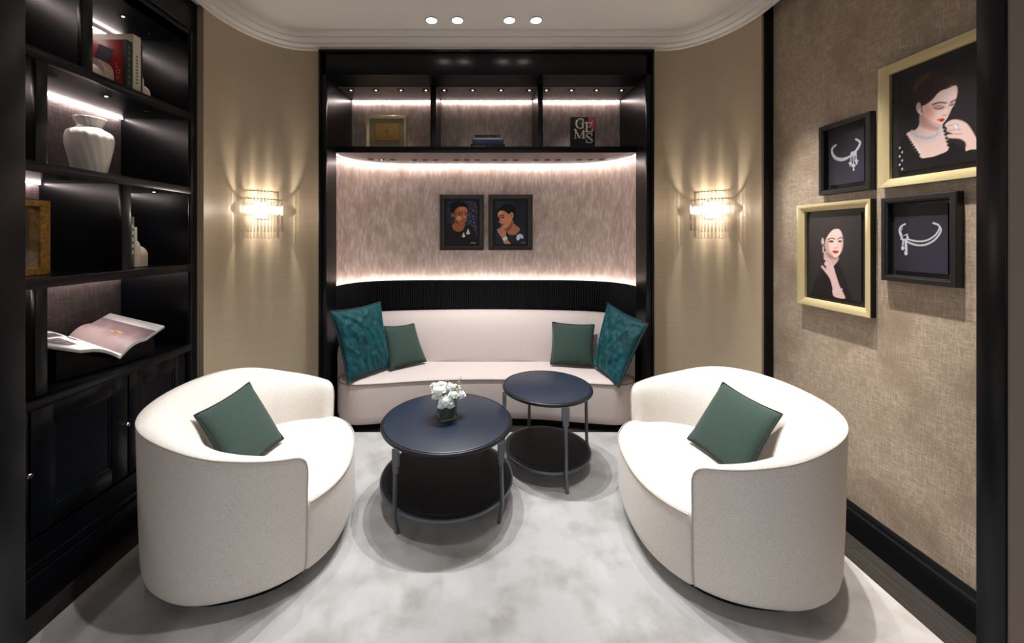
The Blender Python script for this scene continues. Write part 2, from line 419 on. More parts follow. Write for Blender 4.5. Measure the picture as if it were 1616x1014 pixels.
# lower cupboards
box('carcass', XF-.03, XB-.02, Y0, YE, .16, ZCN-.03, BLACK2, bc)
for a, b in ((2.045, 2.435), (1.60, 2.035), (1.15, 1.59)):
    xo = XF-.01
    g = G().box(xo-.02, xo-.008, a, b, .30, .835)
    w = .085
    g.box(xo-.02, xo, a, a+w, .30, .835, .002).box(xo-.02, xo, b-w, b, .30, .835, .002).box(xo-.02, xo, a+w, b-w, .30, .30+w, .002).box(xo-.02, xo, a+w, b-w, .835-w, .835, .002)
    for (ya, yb, zs, ze) in ((a+w, a+w+.012, .30+w, .835-w), (b-w-.012, b-w, .30+w, .835-w), (a+w, b-w, .30+w, .312+w), (a+w, b-w, .823-w, .835-w)):
        g.box(xo-.01, xo-.004, ya, yb, zs, ze, .002)
    d = g.mk('door', BLACK, bc, 40)
    yk = b-.02 if a > 1.59 else b-.012
    k = G(); k.lathe((0, 0, 0), [(.004, 0), (.004, .012), (.0105, .016), (.011, .022), (.008, .026), (.0005, .027)], 16)
    Vk = [(xo+v[2], yk+v[0], .574+v[1]) for v in k.V]
    mk('knob', Vk, k.F, KNOB, d, 40)
G().box(XF+.012, XB, Y0, 2.55, 0, .15, .004).box(XF+.002, XB, Y0, 2.55, .15, .19, .006).box(XF-.008, XB, Y0, 2.55, .19, .285).mk('plinth', BLACK, bc, 40)

# ------------------------------------------------------------------ rug
rg = G().box(-1.73, 1.75, -.6, 3.05, 0.0005, .014, .004).mk('rug', RUG, None, 40)
tag(rg, 'large pale silver rug with a mottled pile under the chairs and tables', 'rug')
# ------------------------------------------------------------------ armchairs (built in the left chair's own axes: +x is the way it faces)
def egg(t, a=.47, b=.512, d=0):
    c, s = math.cos(t), math.sin(t)
    if c < 0: a = a*.945
    n = 2.5 if c > 0 else 2.0+.0*c
    r = (abs(c)**n+abs(s)**n)**(-1/n)
    x, y = a*r*c, b*r*s
    if d:
        L = math.hypot(x/a/a, y/b/b); x -= d*(x/a/a)/L; y -= d*(y/b/b)/L
    return x, y
def make_chair(name, label, loc, rz, tilt):
    ch = root(name, label, 'armchair', loc, rz, 'ivory tub chairs on the rug')
    ts = math.atan2(.83, .68)                           # where the arms end
    US = [0, .003, .006, .0095, .013, .017, .021, .025]+[.03+.94*i/62 for i in range(63)]+[.975, .979, .983, .987, .9905, .994, .997, 1]
    N = len(US)-1
    rings = []; rim = []; frontA = []; frontB = []
    zs = .375
    for i in range(N+1):
        u = US[i]
        t = ts+(2*PI-2*ts)*u
        x, y = egg(t)
        zr = .683-.30*x-.022*max(0, min(1, (.30-x)/.30))-(.62*(x+.12)**2 if x < -.12 else 0)
        # fillet at the arm ends
        arc = min(u, 1-u)*2.4
        rf = .055
        if arc < rf: zr -= rf-math.sqrt(max(0, rf*rf-(rf-arc)**2))
        e = min(1, arc/.75)
        T = .055+.205*(e**.7)
        nrm = Vector(egg(t, d=.01)); nrm = (nrm-Vector((x, y))).normalized()
        pr = []
        for dd, z in ((.06, .055), (.022, .062), (.006, .085), (0.0, .12), (-.006, .3), (-.014, zr-.03), (-.013, zr-.01), (-.006, zr-.001)):
            pr.append((dd, z))
        K = 12
        for k in range(1, K+1):
            q = k/K; tt = T*math.sin(q*PI/2)
            zz = zs-.03+(zr+.004-zs+.03)*max(0, 1-(tt/T)**2.3)**(1/2.0)
            pr.append((tt, min(zz, zr+.012*math.sin(q*PI))))
        pr.append((T+.002, zs-.08))
        rings.append([(x+nrm.x*dd, y+nrm.y*dd, z) for dd, z in pr])
        rim.append((x-nrm.x*.0125, y-nrm.y*.0125, zr-.006))
    n = len(rings[0])
    g = G().loft(rings, True, True, True)
    g.mk('shell', IVORY, ch, 50, True)
    # piping along the rim and down the front of each arm
    def down(i):
        r = rings[i]; return [Vector(r[k]) for k in (5, 4, 3, 2, 1)]
    path = [p for p in reversed(down(0))]+[Vector(p) for p in rim]+down(N)
    G().tube(path, .0036, 6).mk('piping', PIPE, ch, 60, True)
    # back seams
    # seat with its bowed front
    out = []
    m = 40
    for i in range(m+1):
        t = -ts+.015+(2*ts-.03)*i/m
        out.append(egg(t, .485, .51))
    back = []
    for i in range(1, 40):
        t = ts-.0+(2*PI-2*ts)*i/40
        back.append(egg(t, d=.045))
    loop = out+back
    def inset(L, d):
        c = Vector((0, 0)); res = []
        for p in L:
            v = Vector(p); w = -v.normalized(); res.append(v+w*d)
        return res
    lv = [(.05, .056), (.018, .064), (.004, .088), (0, .12), (0, .34), (.002, .362), (.010, .374), (.022, .380), (.08, .388), (.2, .395), (.33, .398)]
    rings2 = [[(p.x, p.y, z) for p in inset(loop, d)] for d, z in lv]
    G().loft(rings2, True, True, True).mk('seat', IVORY, ch, 60, True)
    fp = [(p.x, p.y, .366) for p in inset(out, -.001)]
    G().tube(fp, .0034, 6).mk('seat_piping', PIPE, ch, 60, True)
    # swivel base
    bl = [egg(2*PI*i/48, d=.085) for i in range(48)]
    G().loft([[(p[0], p[1], z) for p in bl] for z in (0, .062)], True, True, True).mk('swivel_base', BLACK2, ch, 40, True)
    return ch
make_chair('armchair', 'ivory round tub armchair beside the black bookcase, holding a green cushion', (-1.188, 2.03, .0142), R(14), 0)
make_chair('armchair', 'ivory round tub armchair beside the picture wall, holding a green cushion', (1.235, 2.013, .0142), R(175), 0)

# ------------------------------------------------------------------ curved sofa
so = root('sofa', 'long curved blush ivory sofa set into the black alcove', 'sofa', (CX, 3.35, 0))
half = [(-1.18, 3.62), (-1.235, 3.44), (-1.235, 3.27), (-1.19, 3.13), (-1.06, 3.058), (-.82, 3.085), (-.42, 3.15), (0, 3.172)]
pts = half+[(-x, y) for x, y in reversed(half[:-1])]
loop = [(p.x+CX, p.y) for p in crom([(a, b, 0) for a, b in pts], 8)]
bk = [(1.0, 3.70), (.5, 3.74), (0, 3.75), (-.5, 3.74), (-1.0, 3.70)]
loop += [(a+CX, b) for a, b in bk]
def insl(L, d): return offset2(L, d, True)
lv = [(.045, .05), (.016, .058), (.003, .085), (0, .12), (0, .365), (.003, .378), (.012, .388), (.03, .395), (.05, .40)]
G().loft([[(p[0], p[1], z) for p in insl(loop, d)] for d, z in lv], True, True, True).mk('seat', SOFA, so, 50)
nfront = 8*(len(pts)-1)
fr = insl(loop, -.001)[5:nfront-4]
G().tube([(p[0], p[1], .381) for p in fr], .004, 6).mk('seat_piping', SPIPE, so, 60)
oh = [(-1.244, 3.235), (-1.25, 3.36), (-1.235, 3.48), (-1.17, 3.60), (-1.02, 3.69), (-.75, 3.745), (-.4, 3.785), (0, 3.80)]
op = [(p.x, p.y) for p in crom([(a, b, 0) for a, b in oh+[(-x, y) for x, y in reversed(oh[:-1])]], 7)]
rings = []
Ls = [0]
for a, b in zip(op, op[1:]): Ls.append(Ls[-1]+math.hypot(b[0]-a[0], b[1]-a[1]))
for i, p in enumerate(op):
    a, b = op[max(0, i-1)], op[min(len(op)-1, i+1)]
    t = Vector((b[0]-a[0], b[1]-a[1])).normalized(); nr = Vector((t.y, -t.x))
    arc = min(Ls[i], Ls[-1]-Ls[i])
    e = min(1, arc/.42); e = e*e*(3-2*e)
    zr = .66+.188*e
    if arc < .07: zr -= .07-math.sqrt(max(0, .07**2-(.07-arc)**2))
    T = .08+.12*e; zs = .36
    pr = [(0, .07), (0, .5), (-.003, zr-.04), (.003, zr-.015), (.015, zr-.004)]
    for k in range(1, 13):
        q = k/12; tt = .03+(T-.03)*(1-(1-q)**2.2 if q < 1 else 1)
        f = max(0, 1-((tt-.03)/(T-.03))**2.6)**(1/2.6)
        pr.append((tt, zs+(zr-zs)*f))
    pr.append((T, .2))
    rings.append([(p[0]+CX+nr.x*d, p[1]+nr.y*d, z) for d, z in pr])
G().loft(rings, True, True, True).mk('backrest', SOFA, so, 50)
bl = [(p[0], p[1]) for p in insl(loop, .09)]
G().loft([[(p[0], p[1], z) for p in bl] for z in (0, .055)], True, True, True).mk('plinth', BLACK2, so, 40)

# ------------------------------------------------------------------ cushions: four corners in the room, puffed out and piped
def cushion(name, label, TL, TR, BR, BL, th, mat, pmat, group, amp=0, n=26, pinch=.07, seed=1):
    TL, TR, BR, BL = map(Vector, (TL, TR, BR, BL))
    c = (TL+TR+BR+BL)/4
    nrm = (TR-BL).cross(TL-BR).normalized()
    if nrm.y > 0: nrm = -nrm
    r = root(name, label, 'cushion', tuple(c), 0, group)
    def base(u, v):
        # edges bow inwards between the corners
        uu = u-(u-.5)*2*pinch*(4*v*(1-v))*abs(2*u-1)**1.5*.5
        vv = v-(v-.5)*2*pinch*(4*u*(1-u))*abs(2*v-1)**1.5*.5
        return BL*(1-uu)*(1-vv)+BR*uu*(1-vv)+TL*(1-uu)*vv+TR*uu*vv
    V = []; Fc = []; idx = {}
    for side in (1, -1):
        for i in range(n+1):
            for j in range(n+1):
                u, v = i/n, j/n
                edge = i in (0, n) or j in (0, n)
                if side < 0 and edge: idx[(side, i, j)] = idx[(1, i, j)]; continue
                h = (16*u*(1-u)*v*(1-v))**.42*th
                p = base(u, v)
                if amp and not edge:
                    q = Vector((u*5+seed*3.1, v*5, side*2.0))
                    q2 = Vector((u*6+seed*3.1+v*2, v*3.2-u*1.5, side*2.0)); rg = .5-min(1, abs(mnoise.noise(q2))*3.4)**.6
                    w = (1-(1-min(1, 4*u*(1-u)*1.5))*.3)
                    h += amp*(rg*.75+.35*mnoise.noise(q*2.6))*min(1, 8*min(u, 1-u, v, 1-v))
                idx[(side, i, j)] = len(V); V.append(p+nrm*side*h)
        for i in range(n):
            for j in range(n):
                Fc.append((idx[(side, i, j)], idx[(side, i+1, j)], idx[(side, i+1, j+1)], idx[(side, i, j+1)]))
    mk('cover', V, Fc, mat, r, 80)
    per = [base(k/n, 0) for k in range(n)]+[base(1, k/n) for k in range(n)]+[base(1-k/n, 1) for k in range(n)]+[base(0, 1-k/n) for k in range(n)]
    G().tube(per, .006 if amp == 0 else .007, 6, True).mk('piping', pmat, r, 60)
    return r
def at(px, py, Y): return ((px-PX)/F*Y, Y, H-(py-PY)/F*Y)
cushion('cushion', 'plain green cushion leaning in the armchair beside the bookcase', (-1.402, 1.88, .684), (-1.361, 2.25, .705), (-1.105, 2.14, .435), (-1.15, 1.78, .42), .062, GREEN, GREENP, 'plain green cushions')
cushion('cushion', 'plain green cushion leaning in the armchair beside the picture wall', (1.398, 2.25, .705), (1.455, 1.88, .69), (1.20, 1.77, .42), (1.135, 2.14, .435), .062, GREEN, GREENP, 'plain green cushions')
cushion('cushion', 'small plain dark green cushion at the left end of the sofa', at(605, 515, 3.42), at(653, 510.5, 3.60), at(672.6, 570, 3.51), at(616, 583.5, 3.30), .055, GREEN, GREENP, 'plain green cushions')
cushion('cushion', 'small plain dark green cushion at the right end of the sofa', at(872, 508, 3.58), at(938, 512, 3.47), at(936, 578, 3.37), at(868.5, 574.3, 3.44), .055, GREEN, GREENP, 'plain green cushions')
cushion('cushion', 'large crumpled teal velvet cushion at the left end of the sofa', at(521, 491, 3.07), at(600, 476, 3.42), at(616, 578, 3.36), at(549, 604, 3.03), .075, TEAL, TEALP, 'teal velvet cushions', .026, 44, .06, 1)
cushion('cushion', 'large crumpled teal velvet cushion at the right end of the sofa', at(959, 478, 3.42), at(1023, 511, 3.03), at(976, 611, 2.99), at(937, 576, 3.37), .075, TEAL, TEALP, 'teal velvet cushions', .026, 44, .06, 5)

# ------------------------------------------------------------------ round two-tier tables
def table(name, label, x, y, z, rt, rl, zl, angs, rf):
    r = root(name, label, 'table', (x, y, .0142))
    b = .0142
    G().lathe((x, y, z), [(.0005, -.026), (rt-.012, -.026), (rt-.004, -.022), (rt, -.014), (rt, -.008), (rt-.004, -.003), (rt-.010, -.001), (rt-.016, -.003), (rt-.018, -.004)], 72).mk('table_top', RIM, r, 40)
    G().lathe((x, y, z), [(rt-.017, -.005), (rt-.018, -.0015), (rt-.022, 0), (.0005, 0)], 72).mk('leather_inlay', LEATHER, r, 40)
    o = G().lathe((x, y, zl), [(.0005, -.022), (rl-.008, -.022), (rl-.002, -.018), (rl, -.012), (rl-.002, -.005), (rl-.008, -.002), (rl-.018, -.003)], 72).mk('lower_shelf', RIM, r, 40)
    G().lathe((x, y, zl), [(rl-.03, -.004), (rl-.032, 0), (.0005, .0)], 72).mk('shelf_inlay', LEATHERB, o, 40)
    G().lathe((x, y, zl), [(rl+.0005, -.018), (rl+.005, -.018), (rl+.005, -.004), (rl+.0005, -.004)], 72).mk('shelf_band', STEEL, r, 40)
    for a in angs:
        a = R(a); c, s = math.cos(a), math.sin(a)
        def P(rad, tan, zz): return (x+c*rad-s*tan, y+s*rad+c*tan, zz)
        rt2 = rt+.004
        # flat bar: bracket plate under the rim, then a slimmer leg that leans outwards to the floor
        secs = [(rt2-.003, .024, .006, z-.024), (rt2-.003, .024, .006, z-.10), (rt2-.002, .018, .006, z-.1005), (rt2-.001, .018, .006, z-.135), (rt2, .0095, .006, z-.1355),
                (rt2+.001, .009, .007, (z+zl)/2), (rt2+.004, .009, .007, zl+.02), (max(rl+.01, rt2+.006), .009, .007, zl-.02), (rf, .0085, .007, b)]
        rings = [[P(rad-t, -w, zz), P(rad+t, -w, zz), P(rad+t, w, zz), P(rad-t, w, zz)] for rad, w, t, zz in secs]
        G().loft(rings, True, True, True).mk('leg', STEEL, r, 30)
    return r
table('coffee_table', 'large round black two-tier coffee table with flowers on it', -.212, 2.302, .473, .386, .384, .150, (-128, -37, 52, 142), .374)
table('side_table', 'smaller taller round black two-tier side table in front of the sofa', .438, 2.64, .540, .304, .288, .123, (-78, 18, 106, 195), .332)

# ------------------------------------------------------------------ flowers
vx, vy, vz = -.217, 2.315, .4735
fv = root('flower_vase', 'small square glass vase of white flowers on the coffee table', 'vase', (vx, vy, vz), R(24))
hw = .049
g = G()
for s in (-1, 1):
    g.box(s*hw, s*(hw-.004), -hw, hw, 0, .105); g.box(-hw+.004, hw-.004, s*hw, s*(hw-.004), 0, .105)
g.box(-hw, hw, -hw, hw, 0, .009)
g.mk('glass_cube', GLASS, fv, None, True)
G().box(-hw+.001, hw-.001, -hw+.001, hw-.001, .0005, .006).mk('glass_foot', M('glass_base', (150, 150, 130), .1, spec=.8), fv, None, True)
g = G()
rnd = random.Random(3)
for k in range(46):                                      # leaves and stems packed inside the glass
    a = rnd.uniform(0, 2*PI); rr = rnd.uniform(.028, .042); zc = rnd.uniform(.012, .05)
    p = Vector((max(-.042, min(.042, rr*1.35*math.cos(a))), max(-.042, min(.042, rr*1.35*math.sin(a))), zc)); t = Vector((-math.sin(a), math.cos(a), rnd.uniform(-.4, .8))).normalized()
    w = Vector((0, 0, 1)).cross(t).normalized()*.3+Vector((0, 0, 1))
    w.normalize(); L = .02; h = .026
    q = [p-t*L, p+w*h*.6-t*L*.2, p+t*L+w*h, p+t*L*.5]
    q = [Vector((max(-.0435, min(.0435, v.x)), max(-.0435, min(.0435, v.y)), max(.01, min(.1, v.z)))) for v in q]
    g.add(q, [(0, 1, 2, 3)])
g.box(-.036, .036, -.036, .036, .0095, .085)
lv_ = g.mk('stem_leaf', LEAF, fv, None, True); lv_['kind'] = 'stuff'
def bloom(c, r, seed, name='bloom', mat=PETAL, flat=.85):
    rn = random.Random(seed); g = G(); c = Vector(c)
    for layer, (cnt, el, sc) in enumerate(((9, -.25, 1.0), (9, .15, .98), (8, .55, .9), (6, .95, .75), (4, 1.3, .6))):
        for k in range(cnt):
            az = 2*PI*(k+.5*(layer % 2)+rn.uniform(-.2, .2))/cnt
            e = el+rn.uniform(-.15, .15)
            d = Vector((math.cos(az)*math.cos(e), math.sin(az)*math.cos(e), math.sin(e)*flat))
            t = Vector((-math.sin(az), math.cos(az), 0)); up = t.cross(d)*-1
            up = d.cross(t)
            rows = []
            for i in range(4):
                f = i/3; wd = r*.52*math.sin(PI*(.18+.62*f))
                pc = c+d*r*sc*(.35+.55*f)+up*r*(.25*f*f)*(-1 if rn.random() < .0 else 1)
                ruff = rn.uniform(-.10, .10)*r
                rows.append([pc-t*wd+d*(r*.07*f+ruff*f), pc+d*(-r*.05)+up*ruff*.6, pc+t*wd+d*(r*.07*f-ruff*f)])
            g.loft(rows, False)
    g.lathe((c.x, c.y, c.z), [(.0005, -r*.55), (r*.5, -r*.35), (r*.68, 0), (r*.5, r*.4), (.0005, r*.55)], 10)
    return g.mk(name, mat, fv, 70, True)
inv = Matrix.Rotation(-R(24), 3, 'Z')
def wl(px, py, Y):
    p = Vector(at(px, py, Y))-Vector((vx, vy, vz)); return inv @ p
for i, (px, py, Y, rr) in enumerate(((703, 634, 2.255, .047), (692, 618, 2.27, .042), (709, 612, 2.33, .040), (726, 624, 2.33, .036), (686, 610, 2.33, .030), (715, 624, 2.27, .032), (697, 608, 2.36, .034), (719, 612, 2.36, .030), (688, 627, 2.30, .026), (710, 640, 2.25, .030), (697, 641, 2.26, .028))):
    bloom(wl(px, py, Y), rr, 11+i)
# bud spikes
for (pa, pb) in (((713, 630, 2.31), (728, 594, 2.34)), ((705, 628, 2.31), (707, 600, 2.33)), ((690, 625, 2.30), (681, 604, 2.32))):
    a, b = wl(*pa), wl(*pb); g = G().tube([a, (a+b)/2, b], [.0022, .002, .001], 6)
    sp = g.mk('spike_stem', LEAF, fv, 60, True)
    g = G()
    for k in range(11):
        f = .3+.7*k/10; p = a.lerp(b, f); az = k*2.4; rr = .012*(1.25-f)
        q = p+Vector((math.cos(az)*rr*1.2, math.sin(az)*rr*1.2, .002))
        g.lathe((q.x, q.y, q.z), [(.0005, -rr*.8), (rr*.7, -rr*.3), (rr*.75, rr*.3), (.0005, rr*.8)], 7)
    g.mk('bud', PETALG, sp, 60, True)
for k in range(9):                                       # leaves between the blooms
    az = k*.7+.2; d = Vector((math.cos(az), math.sin(az), .25)); t = Vector((-math.sin(az), math.cos(az), 0))
    c0 = Vector((0, 0, .112))+Vector((d.x, d.y, 0))*.03
    G().loft([[c0-t*.004, c0+t*.004], [c0+d*.02-t*.012, c0+d*.02+t*.012], [c0+d*.042-t*.008+Vector((0, 0, .004)), c0+d*.042+t*.008+Vector((0, 0, .004))], [c0+d*.055-t*.001, c0+d*.055+t*.001]], False).mk('leaf', LEAF, fv, 60, True)

# ------------------------------------------------------------------ crystal wall lights
def sconce(label, ang_pt, nrm):
    x, y = ang_pt; zc = 1.72
    rz = math.atan2(nrm[1], nrm[0])+PI/2                  # local -y points into the room
    s = root('wall_sconce', label, 'wall light', (x, y, zc), rz, 'crystal wall lights')
    G().box(-.05, .05, -.012, .0, -.03, .10, .003).mk('backplate', CEIL, s, 40, True)
    g = G().tube([(-.108, -.06, .035), (.108, -.06, .035)], .026, 14)
    g.mk('lamp', LAMP, s, 60, True)
    for nm, a, b, z0, z1 in (('upper_band', .118, .086, .168, .174), ('lower_band', .143, .112, .108, .114), ('rod_end_glint', .145, .114, -.131, -.128), ('rod_end_glint', .118, .086, -.181, -.178)):  # the two bottom rings are added, imitating the glint of the rod ends
        pts = [(-a*math.cos(t), -.008-b*math.sin(t)**.8 if math.sin(t) > 0 else -.008, (z0+z1)/2) for t in [PI*i/20 for i in range(21)]]
        G().tube(pts, .0035 if z0 > 0 else .0016, 6).mk(nm, CHROME, s, 60, True)
    rods = {}
    for key, a, b, z0, z1, n in (('long', .118, .086, -.18, .185, 15), ('short', .145, .114, -.13, .125, 20)):
        for k in range(n):
            t = PI*(k+.5)/n
            px, py = -a*math.cos(t), -.008-b*math.sin(t)**.8
            if key not in rods:
                g = G().lathe((0, 0, 0), [(.0005, z0), (.006, z0+.004), (.0072, z0+.012), (.0072, z1-.016), (.0055, z1-.012), (.0085, z1-.004), (.0005, z1)], 9)
                o = g.mk('crystal_rod', CRYSTAL, s, 60, True); rods[key] = o
            else:
                o = rods[key].copy(); C.objects.link(o); o.parent = s
            o.location = (px, py, 0)
    for sx in (0,):
        l = bpy.data.lights.new('sconce_glow', 'POINT'); l.energy = 9.5; l.color = (1, .9, .77); l.shadow_soft_size = .006
        lo = bpy.data.objects.new('sconce_glow', l); C.objects.link(lo); lo.parent = s; lo.location = (sx*.128, -.115+.03*abs(sx), .035)
    return s
q = .715
sconce('crystal rod wall light on the curved tan wall left of the sofa', (CX-1.415-.43*.70, 2.515+.585*.714), (.70*1, -.62))
sconce('crystal rod wall light on the curved tan wall right of the sofa', (CX+1.415+.43*.70, 2.515+.585*.714), (-.70, -.62))
# ------------------------------------------------------------------ flat prints: coloured point by point on a fine grid
class Paint:
    def __init__(s, X, Y, bg): s.X, s.Y = X, Y; s.c = np.tile(np.array(bg, float), (len(X), 1))
    def put(s, a, col): a = np.clip(a, 0, 1)[:, None]; s.c = s.c*(1-a)+np.array(col, float)*a
    def poly(s, pts, col, f=4, al=1, smooth=True):
        if smooth: pts = [(p.x, p.y) for p in crom([(a, b, 0) for a, b in pts], 5, True)]
        P = np.array(pts, float); Q = np.roll(P, -1, 0)
        d2 = np.full(len(s.X), 1e18); ins = np.zeros(len(s.X), bool)
        for (ax, ay), (bx, by) in zip(P, Q):
            ex, ey = bx-ax, by-ay; L = ex*ex+ey*ey+1e-9
            t = np.clip(((s.X-ax)*ex+(s.Y-ay)*ey)/L, 0, 1)
            d2 = np.minimum(d2, (s.X-ax-t*ex)**2+(s.Y-ay-t*ey)**2)
            cr = (ay > s.Y) != (by > s.Y)
            ins ^= cr & (s.X < ex*(s.Y-ay)/(by-ay+1e-12)+ax)
        sd = np.sqrt(d2)*np.where(ins, 1, -1)
        s.put((sd/f+.5)*al if al == 1 else np.clip(sd/f+.5, 0, 1)*al, col)
    def ell(s, cx, cy, rx, ry, col, f=.3, al=1, rot=0):
        c, n = math.cos(R(rot)), math.sin(R(rot)); dx, dy = s.X-cx, s.Y-cy
        q = np.sqrt(((dx*c+dy*n)/rx)**2+((-dx*n+dy*c)/ry)**2)
        s.put(np.clip((1-q)/f+.5, 0, 1)*al, col)
    def line(s, pts, w, col, f=3, al=1, smooth=True):
        if smooth and len(pts) > 2: pts = [(p.x, p.y) for p in crom([(a, b, 0) for a, b in pts], 5)]
        d2 = np.full(len(s.X), 1e18)
        for (ax, ay), (bx, by) in zip(pts, pts[1:]):
            ex, ey = bx-ax, by-ay; L = ex*ex+ey*ey+1e-9
            t = np.clip(((s.X-ax)*ex+(s.Y-ay)*ey)/L, 0, 1)
            d2 = np.minimum(d2, (s.X-ax-t*ex)**2+(s.Y-ay-t*ey)**2)
        s.put(np.clip((w/2-np.sqrt(d2))/f+.5, 0, 1)*al, col)
PRINT = bpy.data.materials.new('printed_picture'); PRINT.use_nodes = True
_a = npt(PRINT, 'ShaderNodeVertexColor', layer_name='Col'); _p = PRINT.node_tree.nodes['Principled BSDF']
PRINT.node_tree.links.new(_a.outputs[0], _p.inputs['Base Color']); _p.inputs['Roughness'].default_value = .55; _p.inputs['Specular IOR Level'].default_value = .25
def print_sheet(name, O, U, Vv, w, h, nx, ny, fn, painter, parent, gain=1.0):
    """O bottom-left corner; painter gets the sheet's own coordinates through fn(u, v)"""
    O, U, Vv = Vector(O), Vector(U), Vector(Vv)
    V = []; uv = []
    for j in range(ny+1):
        for i in range(nx+1):
            u, v = i/nx, j/ny; V.append(O+U*(w*u)+Vv*(h*v)); uv.append((u, v))
    Fc = [(j*(nx+1)+i, j*(nx+1)+i+1, (j+1)*(nx+1)+i+1, (j+1)*(nx+1)+i) for j in range(ny) for i in range(nx)]
    o = mk(name, V, Fc, PRINT, parent)
    UV = np.array(uv); X, Y = fn(UV[:, 0], UV[:, 1])
    P = painter(X, Y); c = np.clip(P.c/255*gain, 0, 1)
    c = np.where(c <= .04045, c/12.92, ((c+.055)/1.055)**2.4)
    at_ = o.data.color_attributes.new('Col', 'FLOAT_COLOR', 'POINT')
    at_.data.foreach_set('color', np.concatenate([c, np.ones((len(c), 1))], 1).astype(np.float32).ravel())
    return o
def nseries(X, Y, f, seed):
    r = np.random.RandomState(seed); a = np.zeros(len(X))
    for k in range(14):
        t = r.uniform(0, 2*PI); g = f*r.uniform(.6, 1.8)
        a += np.sin((X*math.cos(t)+Y*math.sin(t))*g+r.uniform(0, 6.3))
    return a/14**.5
def pA(X, Y):
    p = Paint(X, Y, (36, 40, 54))
    n = nseries(X, Y, .10, 2); n2 = nseries(X, Y, .25, 5)
    p.put(np.clip((n+.6*n2-.5)*1.1, 0, .7)*np.clip((X-200)/250+.25, .2, 1), (118, 128, 160)); p.put(np.clip(n2-1.1, 0, .6), (170, 178, 200))
    p.poly([(148, 556), (232, 545), (300, 600), (400, 600), (445, 548), (540, 572), (605, 650), (640, 780), (640, 870), (140, 870)], (32, 27, 29), 6)
    p.poly([(235, 565), (272, 525), (285, 470), (430, 520), (440, 560), (410, 632), (340, 662), (270, 636)], (146, 92, 58), 6)
    p.poly([(285, 470), (430, 515), (420, 545), (340, 545), (290, 520)], (96, 56, 36), 20, .7)
    p.poly([(215, 340), (205, 260), (232, 205), (320, 176), (420, 188), (482, 240), (492, 310), (440, 300), (300, 330), (262, 380), (235, 360)], (18, 15, 17), 8)
    p.ell(242, 392, 20, 32, (128, 78, 52)); p.ell(240, 410, 8, 10, (215, 205, 195), al=.7)
    p.poly([(268, 345), (300, 300), (355, 262), (445, 266), (480, 312), (480, 400), (464, 470), (432, 522), (390, 548), (335, 522), (288, 472), (264, 405)], (160, 98, 65), 6)
    p.poly([(266, 345), (300, 320), (310, 430), (330, 515), (288, 472), (262, 400)], (104, 60, 40), 25, .7)
    p.ell(345, 445, 42, 34, (214, 150, 112), .9, .75); p.ell(405, 300, 50, 24, (196, 134, 98), .9, .6); p.ell(432, 415, 14, 44, (206, 142, 106), .8, .6)
    p.line([(325, 368), (365, 350), (404, 366)], 9, (40, 24, 20), 6); p.line([(436, 368), (458, 356), (476, 362)], 8, (40, 24, 20), 6)
    p.ell(372, 390, 30, 12, (30, 18, 16), .5); p.ell(380, 391, 9, 8, (200, 190, 182), .6, .8); p.ell(456, 390, 18, 11, (30, 18, 16), .5); p.ell(461, 391, 6, 7, (200, 190, 182), .6, .8)
    p.ell(428, 462, 20, 8, (90, 50, 36), .6, .8); p.ell(393, 500, 32, 9, (128, 58, 52), .5); p.ell(392, 513, 26, 8, (170, 84, 74), .5)
    for t in (((490, 608), (526, 690), (494, 708), (460, 692)), ((421, 665), (450, 738), (420, 752), (392, 740))): p.poly(t, (222, 218, 210), 6, 1, False)
    p.line([(535, 845), (560, 832), (580, 842), (610, 840)], 9, (206, 180, 172), 4)
    return p
